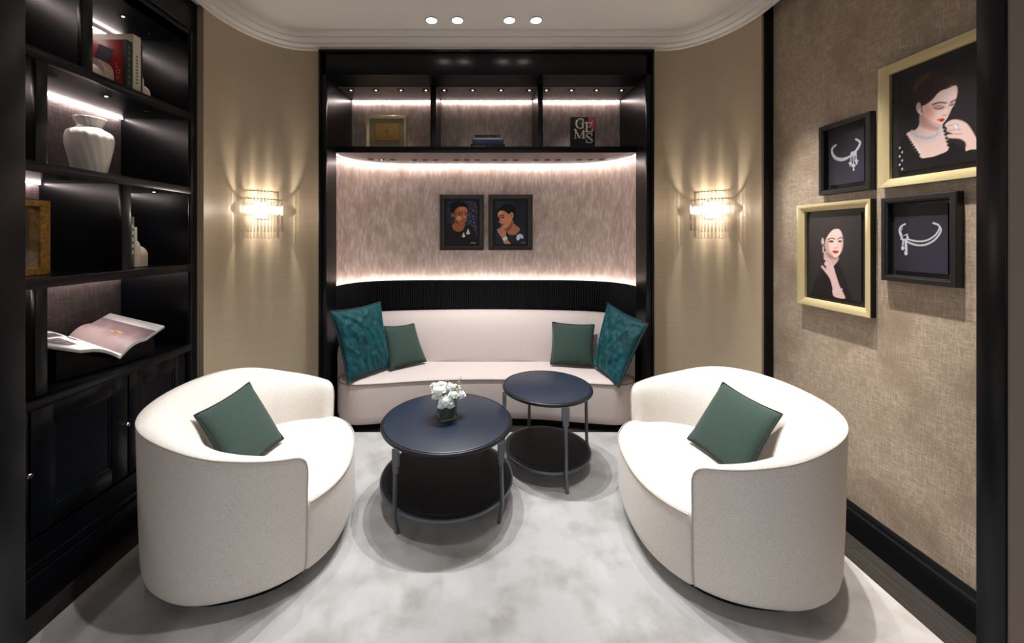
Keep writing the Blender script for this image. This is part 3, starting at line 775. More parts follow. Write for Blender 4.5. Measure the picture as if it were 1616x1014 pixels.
def pB(X, Y):
    p = Paint(X, Y, (31, 34, 46)); p.ell(1000, 240, 150, 120, (50, 56, 74), 1.2, .6)
    p.poly([(915, 720), (960, 650), (1090, 640), (1130, 690), (1210, 725), (1315, 610), (1400, 640), (1425, 700), (1425, 870), (915, 870)], (36, 42, 56), 6)
    p.poly([(1085, 600), (1180, 470), (1200, 450), (1222, 530), (1318, 612), (1270, 690), (1212, 716), (1135, 694)], (168, 112, 80), 6)
    p.poly([(1085, 605), (1180, 470), (1195, 560), (1150, 640), (1110, 660)], (110, 68, 48), 30, .7)
    p.poly([(945, 350), (985, 290), (1080, 225), (1190, 238), (1255, 320), (1248, 430), (1205, 470), (1150, 420), (1080, 350), (1000, 335), (958, 390)], (16, 14, 16), 8)
    p.poly([(964, 375), (1000, 325), (1070, 332), (1150, 392), (1196, 440), (1165, 540), (1105, 602), (1052, 604), (1020, 558), (1028, 536), (990, 518), (982, 500), (998, 462), (970, 425)], (188, 128, 94), 5)
    p.ell(1110, 470, 60, 55, (206, 130, 100), 1, .6); p.ell(1010, 370, 34, 30, (214, 158, 122), 1, .7); p.ell(1080, 570, 40, 24, (206, 150, 116), 1, .5)
    p.ell(1184, 402, 33, 52, (200, 142, 108), .25); p.ell(1186, 402, 17, 32, (140, 86, 60), .6, .7)
    p.line([(988, 428), (1015, 398), (1062, 396)], 13, (28, 18, 16), 7); p.ell(1040, 432, 28, 11, (24, 15, 14), .6); p.ell(1030, 432, 6, 6, (190, 180, 172), .6, .8)
    p.line([(1040, 470), (1000, 500), (992, 515)], 6, (140, 86, 62), 8, .6); p.ell(1043, 545, 24, 8, (140, 62, 56), .5); p.ell(1046, 558, 22, 8, (176, 90, 80), .5)
    p.poly([(952, 625), (985, 612), (1022, 588), (1090, 640), (1098, 720), (1122, 790), (1180, 870), (1080, 870), (1042, 775), (985, 695)], (186, 130, 100), 5)
    for a, b in (((985, 615), (1015, 690)), ((1010, 600), (1045, 680)), ((1040, 605), (1070, 670))): p.line([a, b], 5, (126, 78, 58), 5, .8)
    p.poly([(1034, 768), (1098, 734), (1126, 772), (1056, 812)], (234, 228, 222), 5, 1, False); p.ell(1080, 775, 26, 10, (205, 190, 185), .6, .7, -28)
    p.ell(1292, 750, 30, 50, (196, 204, 224), .2, 1, 12); p.ell(1338, 732, 26, 46, (200, 208, 228), .2, 1, -42); p.line([(1310, 700), (1325, 770)], 4, (120, 126, 150), 3, .7)
    p.line([(1345, 838), (1370, 830), (1390, 842), (1412, 834)], 8, (150, 150, 150), 4)
    return p
def pC(X, Y):
    p = Paint(X, Y, (40, 36, 38)); p.ell(130, 230, 330, 380, (62, 56, 58), 1.6, .7)
    p.poly([(60, 900), (80, 760), (140, 650), (215, 560), (250, 525), (325, 520), (380, 630), (425, 760), (460, 960), (60, 960)], (27, 24, 25), 26)
    p.poly([(205, 415), (196, 520), (250, 570), (292, 566), (336, 508), (330, 470)], (208, 172, 168), 7); p.poly([(215, 430), (330, 478), (320, 500), (250, 490)], (150, 108, 106), 18, .7)
    p.poly([(180, 320), (200, 225), (250, 180), (320, 178), (368, 200), (384, 250), (374, 290), (300, 230), (240, 255), (218, 330), (205, 352), (190, 335)], (54, 43, 42), 16)
    p.ell(180, 320, 14, 36, (216, 176, 166)); p.ell(185, 400, 6, 38, (226, 222, 224), .4); p.ell(185, 330, 6, 14, (226, 222, 224), .4)
    p.poly([(232, 262), (285, 204), (345, 200), (374, 250), (383, 340), (368, 420), (336, 470), (300, 480), (250, 442), (205, 392), (203, 330)], (236, 206, 199), 6)
    p.poly([(205, 330), (235, 300), (245, 400), (280, 465), (250, 442), (203, 392)], (186, 138, 132), 26, .7); p.ell(372, 330, 16, 80, (214, 176, 170), .9, .6)
    p.line([(236, 302), (270, 288), (304, 298)], 9, (58, 44, 42), 6); p.line([(332, 298), (355, 284), (376, 288)], 8, (58, 44, 42), 6)
    p.ell(266, 322, 25, 11, (96, 82, 80), .7); p.ell(270, 323, 7, 7, (36, 32, 34), .5); p.ell(354, 320, 20, 10, (96, 82, 80), .7); p.ell(353, 321, 7, 7, (36, 32, 34), .5)
    p.line([(332, 330), (334, 370), (318, 385)], 6, (198, 152, 144), 8, .7); p.ell(313, 388, 22, 5, (180, 128, 120), .8, .7)
    p.poly([(276, 420), (300, 412), (318, 416), (340, 414), (334, 432), (310, 442), (290, 434)], (186, 30, 32), 4)
    p.poly([(228, 478), (262, 520), (292, 580), (312, 650), (352, 770), (384, 830), (402, 895), (292, 870), (276, 780), (250, 692), (200, 622), (164, 574), (180, 562), (214, 592), (208, 548), (196, 500), (206, 486), (236, 530)], (224, 190, 190), 5)
    p.line([(186, 570), (222, 604)], 4, (166, 124, 126), 4, .7); p.line([(232, 500), (262, 560)], 4, (166, 124, 126), 4, .7)
    p.ell(210, 546, 14, 15, (214, 206, 212), .4); p.ell(200, 516, 10, 10, (40, 34, 38), .5)
    p.line([(278, 822), (310, 812), (345, 808), (376, 798)], 13, (196, 182, 204), 5); 
    for k in range(8): p.ell(282+k*13, 821-k*3, 4, 4, (240, 236, 244), .5)
    p.line([(140, 690), (180, 620)], 5, (70, 66, 68), 5, .8); p.line([(345, 630), (372, 710)], 5, (60, 56, 58), 5, .8)
    return p
def pD(X, Y):
    p = Paint(X, Y, (34, 29, 36)); p.ell(600, 100, 300, 300, (42, 36, 44), 1.2, .6)
    p.poly([(80, 940), (90, 740), (150, 650), (240, 800), (310, 815), (400, 790), (470, 740), (480, 690), (600, 745), (700, 740), (860, 700), (960, 700), (960, 960), (80, 960)], (17, 14, 17), 6)
    p.poly([(148, 642), (215, 602), (245, 560), (262, 470), (390, 560), (440, 590), (472, 740), (400, 790), (310, 813), (245, 802)], (226, 197, 192), 6)
    p.poly([(258, 480), (350, 560), (400, 575), (380, 610), (290, 590), (250, 560)], (176, 130, 126), 26, .7)
    p.poly([(198, 310), (215, 232), (280, 178), (370, 158), (460, 176), (535, 230), (550, 295), (500, 300), (420, 320), (350, 375), (300, 415), (250, 405), (222, 398), (204, 355)], (48, 34, 31), 9)
    p.line([(212, 290), (240, 240), (315, 185)], 26, (104, 70, 48), 22, .8); p.line([(380, 250), (450, 215), (520, 235)], 30, (70, 50, 44), 24, .7)
    p.poly([(345, 372), (400, 312), (470, 284), (528, 266), (536, 320), (520, 390), (505, 425), (494, 440), (472, 490), (446, 532), (400, 577), (340, 556), (290, 502), (264, 432), (300, 408)], (238, 211, 205), 5)
    p.ell(318, 470, 44, 56, (222, 146, 126), 1, .6); p.poly([(440, 590), (400, 577), (340, 556), (300, 515), (350, 545), (400, 560)], (186, 136, 130), 16, .6); p.ell(500, 320, 34, 50, (246, 226, 220), 1, .6)
    p.ell(241, 432, 20, 40, (224, 178, 168), .3); p.ell(248, 462, 13, 18, (232, 230, 234), .4); p.ell(262, 478, 6, 9, (232, 230, 234), .4)
    p.line([(348, 410), (395, 395), (452, 398)], 10, (64, 44, 40), 6); p.line([(488, 392), (505, 382), (524, 374)], 9, (64, 44, 40), 6)
    p.ell(396, 428, 42, 18, (176, 128, 124), .9, .8); p.line([(358, 436), (396, 446), (432, 430)], 6, (60, 40, 40), 4); p.ell(492, 408, 20, 12, (176, 128, 124), .9, .8); p.line([(474, 416), (490, 418), (508, 406)], 5, (60, 40, 40), 4)
    p.line([(462, 420), (476, 458), (466, 486), (436, 490)], 6, (206, 160, 152), 8, .7); p.ell(440, 492, 18, 5, (180, 126, 120), .7, .8)
    p.poly([(378, 524), (404, 520), (420, 514), (436, 516), (442, 512), (432, 534), (412, 542), (396, 534)], (204, 24, 36), 4)
    for i in range(30):
        t = i/29; x = 190+t*238; y = 612+math.sin(t*PI)**.8*62-t*20
        p.ell(x, y, 10, 10, (176, 174, 190), .4); p.ell(x+1, y-1, 4, 5, (238, 238, 246), .5)
        if i % 3 == 0: p.ell(x+3, y+20, 8, 10, (190, 188, 204), .4); p.ell(x+3, y+20, 3, 4, (240, 240, 248), .5)
    for i in range(8): p.ell(416+(i % 2)*16, 575+i*8, 9, 9, (200, 200, 214), .4)
    for i in range(8):
        t = i/7; p.ell(150+t*90, 656+t*134, 13, 10, (14, 12, 14), .4); p.ell(168+t*84, 640+t*130, 7, 12, (236, 226, 222), .5, .7)
    for i in range(6): p.ell(434+i*7, 584+i*27, 12, 12, (14, 12, 14), .4)
    for i in range(6): p.ell(96+(i % 2)*20, 740+i*32, 6, 9, (222, 218, 220), .5)
    p.poly([(440, 566), (478, 532), (540, 524), (612, 558), (672, 648), (720, 740), (640, 752), (600, 762), (600, 705), (560, 672), (470, 664), (458, 640), (500, 632), (455, 612), (458, 590)], (228, 197, 190), 5)
    for a, b in (((462, 572), (540, 560)), ((470, 605), (560, 600)), ((500, 634), (570, 634))): p.line([a, b], 6, (166, 122, 118), 6, .8)
    p.ell(526, 580, 22, 25, (190, 188, 206), .35); p.ell(520, 574, 9, 10, (240, 240, 248), .5); p.ell(532, 586, 7, 8, (236, 236, 246), .5)
    return p
def pE(X, Y):
    p = Paint(X, Y, (33, 31, 37)); p.ell(620, 760, 420, 420, (52, 51, 72), 1.4, .8)
    c = (206, 207, 218)
    p.line([(530, 303), (588, 326), (616, 380), (592, 440), (532, 504), (445, 548), (360, 556), (275, 536), (215, 505)], 21, c, 4)
    p.line([(604, 350), (580, 405), (535, 455), (460, 498), (370, 512), (285, 500), (232, 482)], 19, c, 4)
    p.line([(207, 314), (160, 342), (142, 390), (160, 450), (178, 490)], 20, c, 4); p.line([(176, 356), (158, 400), (172, 440)], 10, c, 4)
    p.line([(165, 470), (230, 432)], 20, c, 5, .9); p.ell(234, 470, 14, 26, c, .3); p.ell(200, 462, 22, 14, (26, 24, 29), .4, 1, -25); p.line([(160, 485), (235, 492)], 16, c, 5)
    p.line([(186, 500), (180, 556)], 20, c, 5); p.ell(180, 588, 18, 25, c, .25); p.line([(212, 500), (221, 612)], 30, c, 5); p.ell(217, 645, 20, 27, c, .25)
    p.line([(200, 510), (200, 600)], 5, (60, 58, 66), 4, .8); p.line([(180, 560), (180, 566)], 5, (60, 58, 66), 4)
    return p
def pF(X, Y):
    p = Paint(X, Y, (33, 30, 35)); p.ell(540, 760, 420, 420, (62, 61, 82), 1.4, .85)
    c = (216, 216, 224)
    p.line([(212, 425), (176, 458), (168, 500), (194, 550), (245, 578), (312, 578), (382, 548), (440, 492), (480, 430), (486, 388), (442, 360)], 24, c, 4)
    p.line([(160, 490), (176, 545), (222, 584), (285, 600), (350, 580)], 9, c, 3); p.line([(160, 520), (200, 585), (270, 606), (330, 592)], 8, c, 3); p.line([(185, 520), (225, 565), (300, 572)], 3, (90, 88, 100), 3, .8)
    p.ell(412, 525, 34, 30, c, .3)
    for x, y0, y1 in ((378, 545, 640), (396, 550, 610), (413, 540, 710), (430, 520, 600), (446, 510, 640)): p.line([(x, y0), (x, y1)], 9, c, 4)
    for x, y, r in ((378, 634, 19), (413, 658, 23), (447, 608, 20)):
        for k in range(5): p.ell(x+r*.6*math.cos(k*1.257-1.57), y+r*.6*math.sin(k*1.257-1.57), r*.5, r*.5, c, .3)
    p.ell(414, 704, 11, 18, c, .3); p.ell(376, 662, 7, 9, c, .3); p.ell(450, 640, 7, 12, c, .3)
    return p

def picture(label, name, O, U, Nn, w, h, depth, fw, style, sheet, painter, conv, group, gain=1.0):
    """O: centre on the wall, U: to the right as seen, Nn: out of the wall; sheet: (left, right, bottom, top) margins of the print"""
    O, U, Nn = Vector(O), Vector(U), Vector(Nn); Z = Vector((0, 0, 1))
    r = root(name, label, 'picture frame', tuple(O), 0, group)
    def ring(a, d): return [O+U*(sx*(w/2-a))+Z*(sz*(h/2-a))+Nn*d for sx, sz in ((-1, -1), (1, -1), (1, 1), (-1, 1))]
    if style == 'gold':
        face, side = GOLD, BLACK2
        G().loft([ring(.0012, .0005), ring(.0012, depth-.001)]).mk('side_band', side, r)
        prof = [(0, depth-.002), (.0006, depth), (.005, depth+.0005), (fw, depth-.014), (fw+.001, .004)]
    elif style == 'bronze':
        face = BRONZE; prof = [(0, .0005), (0, depth-.004), (.004, depth), (fw*.75, depth-.010), (fw*.8, depth-.012), (fw, depth-.013), (fw+.001, .004)]
    else:
        face = FRAMEB; prof = [(0, .0005), (0, depth-.003), (.003, depth), (fw-.008, depth), (fw-.006, depth-.004), (fw-.001, depth-.005), (fw, depth-.012), (fw+.002, .004)]
    # four mitred rails
    for k in range(4):
        k2 = (k+1) % 4; g = G()
        A = [ring(a, d)[k] for a, d in prof]; B = [ring(a, d)[k2] for a, d in prof]
        g.loft([A, B], False); g.mk('rail', face, r, 30)
    mm = ring(fw, .004); mk('mount', mm+[v-Nn*.003 for v in mm], [(0, 1, 2, 3), (4, 5, 6, 7), (0, 1, 5, 4), (1, 2, 6, 5), (2, 3, 7, 6), (3, 0, 4, 7)], MATB, r)
    ml, mr, mb, mt = sheet
    pw_, ph_ = w-ml-mr, h-mb-mt
    BLc = O+U*(-w/2+ml)+Z*(-h/2+mb)
    dd = max(.010, depth-.022)
    q = [BLc+U*a*pw_+Z*b*ph_ for a, b in ((0, 0), (1, 0), (1, 1), (0, 1))]
    bd = mk('print_board', [v+Nn*.0045 for v in q]+[v+Nn*dd for v in q], [(0, 1, 5, 4), (1, 2, 6, 5), (2, 3, 7, 6), (3, 0, 4, 7), (4, 5, 6, 7)], MATB, r)
    def fn(u, v):
        P = np.array([BLc.x+U.x*pw_*u+Nn.x*dd, BLc.y+U.y*pw_*u+Nn.y*dd, BLc.z+ph_*v])
        return conv(PX+F*P[0]/P[1], PY-F*(P[2]-H)/P[1])
    print_sheet('print', BLc+Nn*(dd+.0006), U, Z, pw_, ph_, 96, 132, fn, painter, bd, gain)
    return r
def zoomc(ox, oy, s): return lambda px, py: ((px-ox)*s, (py-oy)*s)
WX = 1.94; UR, NR = (0, -1, 0), (-1, 0, 0)
def wallpic(label, ya, yb, zb, zt, depth, fw, style, sheet, painter, conv, group, gain=1.0):
    return picture(label, 'picture_frame', (WX, (ya+yb)/2, (zb+zt)/2), UR, NR, yb-ya, zt-zb, depth, fw, style, sheet, painter, conv, group, gain)
wallpic('gold framed portrait of a dark haired woman looking down, touching her diamond necklace', 1.421, 1.869, 1.784, 2.359, .031, .040, 'gold', (.072, .072, .066, .067), pD, zoomc(1400, 80, 4.828), 'pictures on the right wall', .9)
wallpic('gold framed portrait of a woman with red lips and hand at her throat', 1.905, 2.350, 1.150, 1.740, .031, .040, 'gold', (.066, .066, .070, .062), pC, zoomc(1270, 330, 6.34), 'pictures on the right wall', .88)
wallpic('black framed necklace picture with star pendants, left of the large gold frame', 1.908, 2.200, 1.785, 2.173, .031, .028, 'black', (.048, .048, .050, .045), pF, zoomc(1290, 170, 7.24), 'pictures on the right wall', .8)
wallpic('black framed double strand necklace picture with two drops, under the large gold frame', 1.558, 1.856, 1.345, 1.736, .031, .028, 'black', (.044, .046, .050, .045), pE, zoomc(1400, 310, 7.245), 'pictures on the right wall', .8)
for lab, px, pt, on in (('dark bronze framed portrait of a woman glancing right, above the sofa', 728.8, pA, 0), ('dark bronze framed portrait of a woman in profile facing left, above the sofa', 805.8, pB, 1)):
    Yw = 3.872; Yf = Yw-.03
    picture(lab, 'picture_frame', ((px-PX)/F*Yf, Yw, 1.697), (1, 0, 0), (0, -1, 0), .440, .558, .03, .042, 'bronze', (.070, .068, .065, .066), pt, zoomc(690, 300, 10.1), 'portraits above the sofa', 1.25)

# ------------------------------------------------------------------ niche display objects
def shadow_box(name, label, O, U, Nn, w, h, fw, depth, face, card, orn):
    O, U, Nn = Vector(O), Vector(U), Vector(Nn); Z = Vector((0, 0, 1))
    r = root(name, label, 'shadow box', (O.x, O.y, O.z))
    def ring(a, d): return [O+U*(sx*(w/2-a))+Z*(sz*(h/2-a)+h/2)+Nn*d for sx, sz in ((-1, -1), (1, -1), (1, 1), (-1, 1))]
    prof = [(0, -depth), (0, -.002), (.003, 0), (fw, -.014), (fw, -depth)]
    for k in range(4):
        A = [ring(a, d)[k] for a, d in prof]; B = [ring(a, d)[(k+1) % 4] for a, d in prof]
        G().loft([A, B], False).mk('rail', face, r, 30)
    mk('glass_pane', ring(fw, -.02)+ring(fw, -.022), [(0, 1, 2, 3), (4, 5, 6, 7), (0, 1, 5, 4), (1, 2, 6, 5), (2, 3, 7, 6), (3, 0, 4, 7)], GLASS, r)
    if card:
        cw, chh, cz = card; c = O+Z*cz
        q = [c+U*a*cw/2+Z*b*chh/2-Nn*.024 for a, b in ((-1, -1), (1, -1), (1, 1), (-1, 1))]
        mk('card', q+[v-Nn*.004 for v in q], [(0, 1, 2, 3), (4, 5, 6, 7), (0, 1, 5, 4), (1, 2, 6, 5), (2, 3, 7, 6), (3, 0, 4, 7)], GOLDP, r)
        ctr = c-Nn*.022
    else:
        ctr = O+Z*(h*.55)+U*orn-Nn*.04
    g = G()
    if card:
        for k in range(14):
            a = k*2*PI/14; L = .05+.03*(k % 3)
            g.tube([ctr-Nn*.003, ctr-Nn*.003+U*L*math.cos(a)*1.2+Z*L*math.sin(a)*.8], [.0016, .0006], 5)
        g.mk('ray', GOLDP, r, 60); g = G()
        for k in range(6):
            a = k*1.05; L = .018+.008*(k % 2); d = U*math.cos(a)+Z*math.sin(a); t = U*-math.sin(a)+Z*math.cos(a)
            g.loft([[ctr-t*.002+Nn*.002, ctr+t*.002+Nn*.002], [ctr+d*L*.6-t*.008+Nn*.008, ctr+d*L*.6+t*.008+Nn*.008], [ctr+d*L-t*.001+Nn*.004, ctr+d*L+t*.001+Nn*.004]], False)
        g.mk('ornament', OLDG, r, 60)
    else:
        for k in range(6):
            a = k*1.05; c2 = ctr+U*.018*math.cos(a)+Z*.018*math.sin(a); 
            g.tube([c2+(U*math.cos(b)+Z*math.sin(b))*.011 for b in [2*PI*i/10 for i in range(10)]], .003, 5, True)
        g.tube([ctr, ctr-Z*.03+U*.01, ctr-Z*.065+U*.025], .0035, 6).tube([ctr-Z*.045+U*.01, ctr-Z*.055+U*.03, ctr-Z*.075+U*.03], .004, 6)
        g.mk('ornament', GOLD, r, 60)
        box('glass_back', O.x-.062, O.x-.060, O.y-w/2+fw, O.y+w/2-fw, O.z+fw, O.z+h-fw, GLASS, r)
    return r
shadow_box('shadow_box', 'champagne gold shadow box with a small ornament on a gold card, in the left cubby', ((609.5-PX)/F*3.47, 3.47, 2.319), (1, 0, 0), (0, -1, 0), .362, .325, .024, .05, GOLD, (.215, .162, .186), 0)
box('box_back', (609.5-PX)/F*3.47-.178, (609.5-PX)/F*3.47+.178, 3.503, 3.507, 2.322, 2.640, M('olive_gold_backing', (168, 150, 116), .5), bpy.data.objects['shadow_box'])
shadow_box('shadow_box', 'antique gold leaf frame with a brooch behind glass, on the bookcase shelf', (-2.03, 1.667, 1.3765), (0, 1, 0), (1, 0, 0), .30, .345, .030, .07, OLDG, None, -.03)

# books ----------------------------------------------------------------
def book(label, x0, x1, y0, y1, z0, z1, spine, cover, group=None, rr=.003):
    """closed book as cover boards, spine and page block; spine: '-y', '+x'; flat if z is the thin side"""
    c = ((x0+x1)/2, (y0+y1)/2, z0); r = root('book', label, 'book', c, 0, group)
    t = .003
    dx, dy, dz = x1-x0, y1-y0, z1-z0
    thin = min((dx, 'x'), (dy, 'y'), (dz, 'z'))[1]
    if thin == 'z':
        box('cover_board', x0, x1, y0, y1, z0, z0+t, cover, r, .0008); box('cover_board', x0, x1, y0, y1, z1-t, z1, cover, r, .0008)
        box('spine', x0, x1, y0-.001, y0+t, z0, z1, cover, r, .0012); box('page_block', x0+.004, x1-.004, y0+t, y1-.005, z0+t, z1-t, PAPER, r)
    elif spine == '+x':
        box('cover_board', x0, x1, y0, y0+t, z0, z1, cover, r, .0008); box('cover_board', x0, x1, y1-t, y1, z0, z1, cover, r, .0008)
        box('spine', x1-t, x1+.001, y0, y1, z0, z1, cover, r, .0012); box('page_block', x0+.005, x1-t, y0+t, y1-t, z0+.004, z1-.004, PAPER, r)
    else:
        box('cover_board', x0, x1, y0, y0+t, z0, z1, cover, r, .0008); box('cover_board', x0, x1, y1-t, y1, z0, z1, cover, r, .0008)
        box('spine', x0, x0+t, y0, y1, z0, z1, cover, r, .0012); box('page_block', x0+t, x1-.005, y0+t, y1-t, z0+.004, z1-.004, PAPER, r)
    return r
BROWNB = M('dark_brown_cover', (34, 26, 24), .45); BLUEB = M('blue_cover', (40, 58, 104), .4); REDB = M('red_cover', (206, 14, 20), .35); CREAMB = M('cream_cover', (214, 206, 186), .5); BLKB = M('black_cover', (22, 23, 24), .4); GRNB = M('green_cover', (60, 92, 84), .5)
INKW = M('white_ink', (214, 212, 206), .6); INKB = M('pale_blue_ink', (110, 132, 186), .6); INKG = M('grey_ink', (120, 116, 104), .6)
def letters(txt, O, U, Vv, size, mat, parent, name='lettering', bold=0):
    """flat lettering from Blender's own font, turned into a mesh on the plane O, U, Vv"""
    cu = bpy.data.curves.new('t', 'FONT'); cu.body = txt; cu.size = size; cu.offset = bold; cu.resolution_u = 2; cu.align_x = 'LEFT'
    t = bpy.data.objects.new('t', cu); C.objects.link(t); dg = bpy.context.evaluated_depsgraph_get()
    me = bpy.data.meshes.new_from_object(t.evaluated_get(dg)); bpy.data.objects.remove(t)
    O, U, Vv = Vector(O), Vector(U), Vector(Vv); n = U.cross(Vv)
    V = [O+U*v.co.x+Vv*v.co.y+n*.0004 for v in me.vertices]; Fc = [tuple(p.vertices) for p in me.polygons]
    return mk(name, V, Fc, mat, parent)
gx = lambda px, Y: (px-PX)/F*Y
b = book('closed black bottom book of the flat stack in the middle cubby', gx(742.5, 3.36), gx(797, 3.36), 3.36, 3.58, 2.3185, 2.361, '-y', BLKB, 'books stacked flat in the middle cubby')
letters('Diamond Brilliance', (gx(747, 3.36), 3.3588, 2.344), (1, 0, 0), (0, 0, 1), .016, INKW, b) if False else None
def squiggle(x, y, z, L, hgt, mat, parent, n=9, seed=1):
    g = G(); rn = random.Random(seed); x_ = x
    for k in range(n):
        wd = L/n*rn.uniform(.55, .85); hh = hgt*rn.uniform(.6, 1)
        g.box(x_, x_+wd*.35, y-.0006, y, z, z+hh).box(x_, x_+wd, y-.0006, y, z, z+hgt*.22); x_ += L/n
    return g.mk('lettering', mat, parent)
squiggle(gx(747, 3.36), 3.3588, 2.336, .11, .013, INKW, b, 10, 4); squiggle(gx(769, 3.36), 3.3588, 2.338, .04, .010, INKG, b, 5, 6)
b = book('blue book in the flat stack in the middle cubby', gx(745, 3.36), gx(795, 3.36), 3.362, 3.57, 2.3615, 2.3985, '-y', BLUEB, 'books stacked flat in the middle cubby')
letters('P A R M A S', (gx(749.5, 3.36), 3.3605, 2.373), (1, 0, 0), (0, 0, 1), .021, INKB, b); letters('F', (gx(789, 3.36), 3.3605, 2.373), (1, 0, 0), (0, 0, 1), .02, INKB, b)
b = book('thin white book between the blue book and the brown one in the stack', gx(749, 3.36), gx(791, 3.36), 3.364, 3.56, 2.399, 2.4145, '-y', M('white_cover', (206, 208, 210), .5), 'books stacked flat in the middle cubby')
squiggle(gx(757, 3.36), 3.3628, 2.404, .07, .004, INKG, b, 9, 8)
b = book('dark brown book on top of the flat stack in the middle cubby', gx(749.5, 3.36), gx(790, 3.36), 3.362, 3.55, 2.415, 2.4405, '-y', BROWNB, 'books stacked flat in the middle cubby')
squiggle(gx(760, 3.36), 3.3608, 2.424, .10, .009, INKG, b, 12, 3); squiggle(gx(784, 3.36), 3.3608, 2.424, .026, .008, INKW, b, 2, 5)
# the standing book with GEMS on its cover
YG = 3.42
gb = book('dark upright book with large cream letters GEMS on its cover, in the right cubby', gx(901, YG), gx(939, YG), YG, YG+.04, 2.3185, 2.612, '-x', BLKB)
def pG(X, Y):
    p = Paint(X, Y, (36, 34, 33)); p.ell(400, 600, 300, 300, (44, 43, 36), 1.4, .7); p.ell(420, 300, 110, 90, (90, 88, 84), .8, .6)
    p.poly([(600, 170), (745, 170), (755, 500), (700, 520), (660, 420), (610, 330)], (196, 74, 98), 14, 1, False)
    n = nseries(X, Y, .07, 9); p.put(np.where((X > 600) & (Y < 510), np.clip(n-.4, 0, .6), 0), (226, 150, 165))
    p.poly([(420, 470), (470, 430), (560, 460), (560, 530), (500, 560), (430, 510)], (124, 28, 42), 16)
    c = (222, 216, 202)
    # G
    p.line([(470, 300), (450, 240), (395, 228), (335, 262), (305, 345), (335, 430), (400, 460), (440, 440)], 26, c, 8); p.line([(318, 270), (298, 345), (322, 425)], 42, c, 8); p.line([(462, 340), (462, 440)], 38, c, 8, 1); p.line([(425, 336), (496, 336)], 14, c, 6); p.line([(476, 232), (476, 305)], 16, c, 6)
    # E
    p.line([(560, 320), (560, 535)], 46, c, 8); p.line([(515, 322), (685, 322)], 18, c, 6); p.line([(535, 535), (700, 535)], 20, c, 6); p.line([(560, 420), (640, 420)], 14, c, 6); p.line([(682, 320), (682, 376)], 16, c, 6); p.line([(692, 480), (692, 535)], 18, c, 6); p.line([(640, 385), (640, 450)], 14, c, 6)
    # M
    p.line([(275, 490), (275, 690)], 18, c, 6); p.line([(275, 490), (375, 680)], 44, c, 8); p.line([(385, 680), (470, 520)], 16, c, 6); p.line([(480, 520), (480, 690)], 46, c, 8); p.line([(245, 482), (300, 482)], 16, c, 6); p.line([(250, 692), (302, 692)], 16, c, 6); p.line([(436, 692), (526, 692)], 16, c, 6)
    # S
    p.line([(690, 640), (676, 590), (620, 574), (560, 600), (552, 650), (620, 694), (690, 730), (694, 780), (640, 806), (570, 790), (548, 735)], 24, c, 8); p.line([(560, 640), (625, 690), (690, 740)], 46, c, 8); p.line([(694, 575), (694, 640)], 13, c, 6); p.line([(546, 730), (546, 800)], 13, c, 6)
    p.ell(370, 740, 20, 22, (80, 74, 70), .6, .7); p.line([(340, 790), (410, 790)], 8, (80, 74, 70), 6, .7)
    return p
def fnG(u, v): return zoomc(890, 175, 15.6)(901+u*38, 187+(1-v)*51)
print_sheet('cover_print', (gx(901, YG)+.001, YG-.0012, 2.3195), (1, 0, 0), (0, 0, 1), gx(939, YG)-gx(901, YG)-.002, .2915, 70, 92, fnG, pG, gb)

# bookcase, top row
zf = ZS[0]+.0216
b = book('red covered art book standing first in the top row beside the arch bookend', -2.14, -1.915, 2.075, 2.108, zf, zf+.275, '+x', REDB, 'books standing on the upper bookcase shelf')
box('dust_jacket', -1.935, -1.9132, 2.0745, 2.1085, zf+.0005, zf+.2755, BLKB, b)
for k, t in enumerate('LOVE'):
    letters(t, (-1.972, 2.0748, zf+.125-.034*k), (1, 0, 0), (0, 0, 1), .034, INKW, b)
for k in range(7):
    box('spine_letter', -1.9131, -1.9127, 2.086, 2.096, zf+.04+.032*k, zf+.058+.032*k, M('spine_green', (70, 120, 70), .5) if k == 0 else bpy.data.materials['spine_green'], b)
mk('cover_picture', [(-2.10, 2.0742, zf+.135), (-2.00, 2.0742, zf+.15), (-1.985, 2.0742, zf+.22), (-2.06, 2.0742, zf+.25)], [(0, 1, 2, 3)], M('cover_picture', (66, 54, 74), .5), b)
b = book('taller cream book standing behind the red art book', -2.16, -1.912, 2.112, 2.160, zf, zf+.325, '+x', CREAMB, 'books standing on the upper bookcase shelf')
for k in range(9): box('spine_letter', -1.9108, -1.9105, 2.128, 2.142, zf+.06+.018*k, zf+.070+.018*k, INKG, b)
b = book('thin dark book behind the taller cream book', -2.14, -1.914, 2.163, 2.174, zf, zf+.29, '+x', BLKB, 'books standing on the upper bookcase shelf')
def bookend(label, x0, x1, y, s, z, h1=.158, w1=.045, h2=.115, w2=.105):
    """two stepped arches, the taller one against the books; s: the way it steps down"""
    r = root('bookend', label, 'bookend', ((x0+x1)/2, y, z), 0, 'cream arched bookends')
    def arch(nm, ya, yb, h, xa, xb):
        w = (xb-xa)/2; xm = (xa+xb)/2; hh = min(w, h)
        pr = [(xa, 0)]+[(xm-w*math.cos(PI*i/20), h-hh+hh*math.sin(PI*i/20)) for i in range(21)]+[(xb, 0)]
        G().loft([[(a, yy, z+c) for a, c in pr] for yy in (ya, yb)], True, True, True).mk(nm, STONE, r, 30)
    arch('tall_arch', y, y+s*w1, h1, x0, x1); arch('low_arch', y+s*w1, y+s*w2, h2, x0+.002, x1-.001)
    return r
bookend('cream arched bookend in front of the red art book', -2.12, -1.975, 2.070, -1, zf, .155, .055, .118, .125)
bookend('cream arched bookend behind the books of the top row', -2.06, -1.935, 2.177, 1, zf, .16, .03, .10, .075)
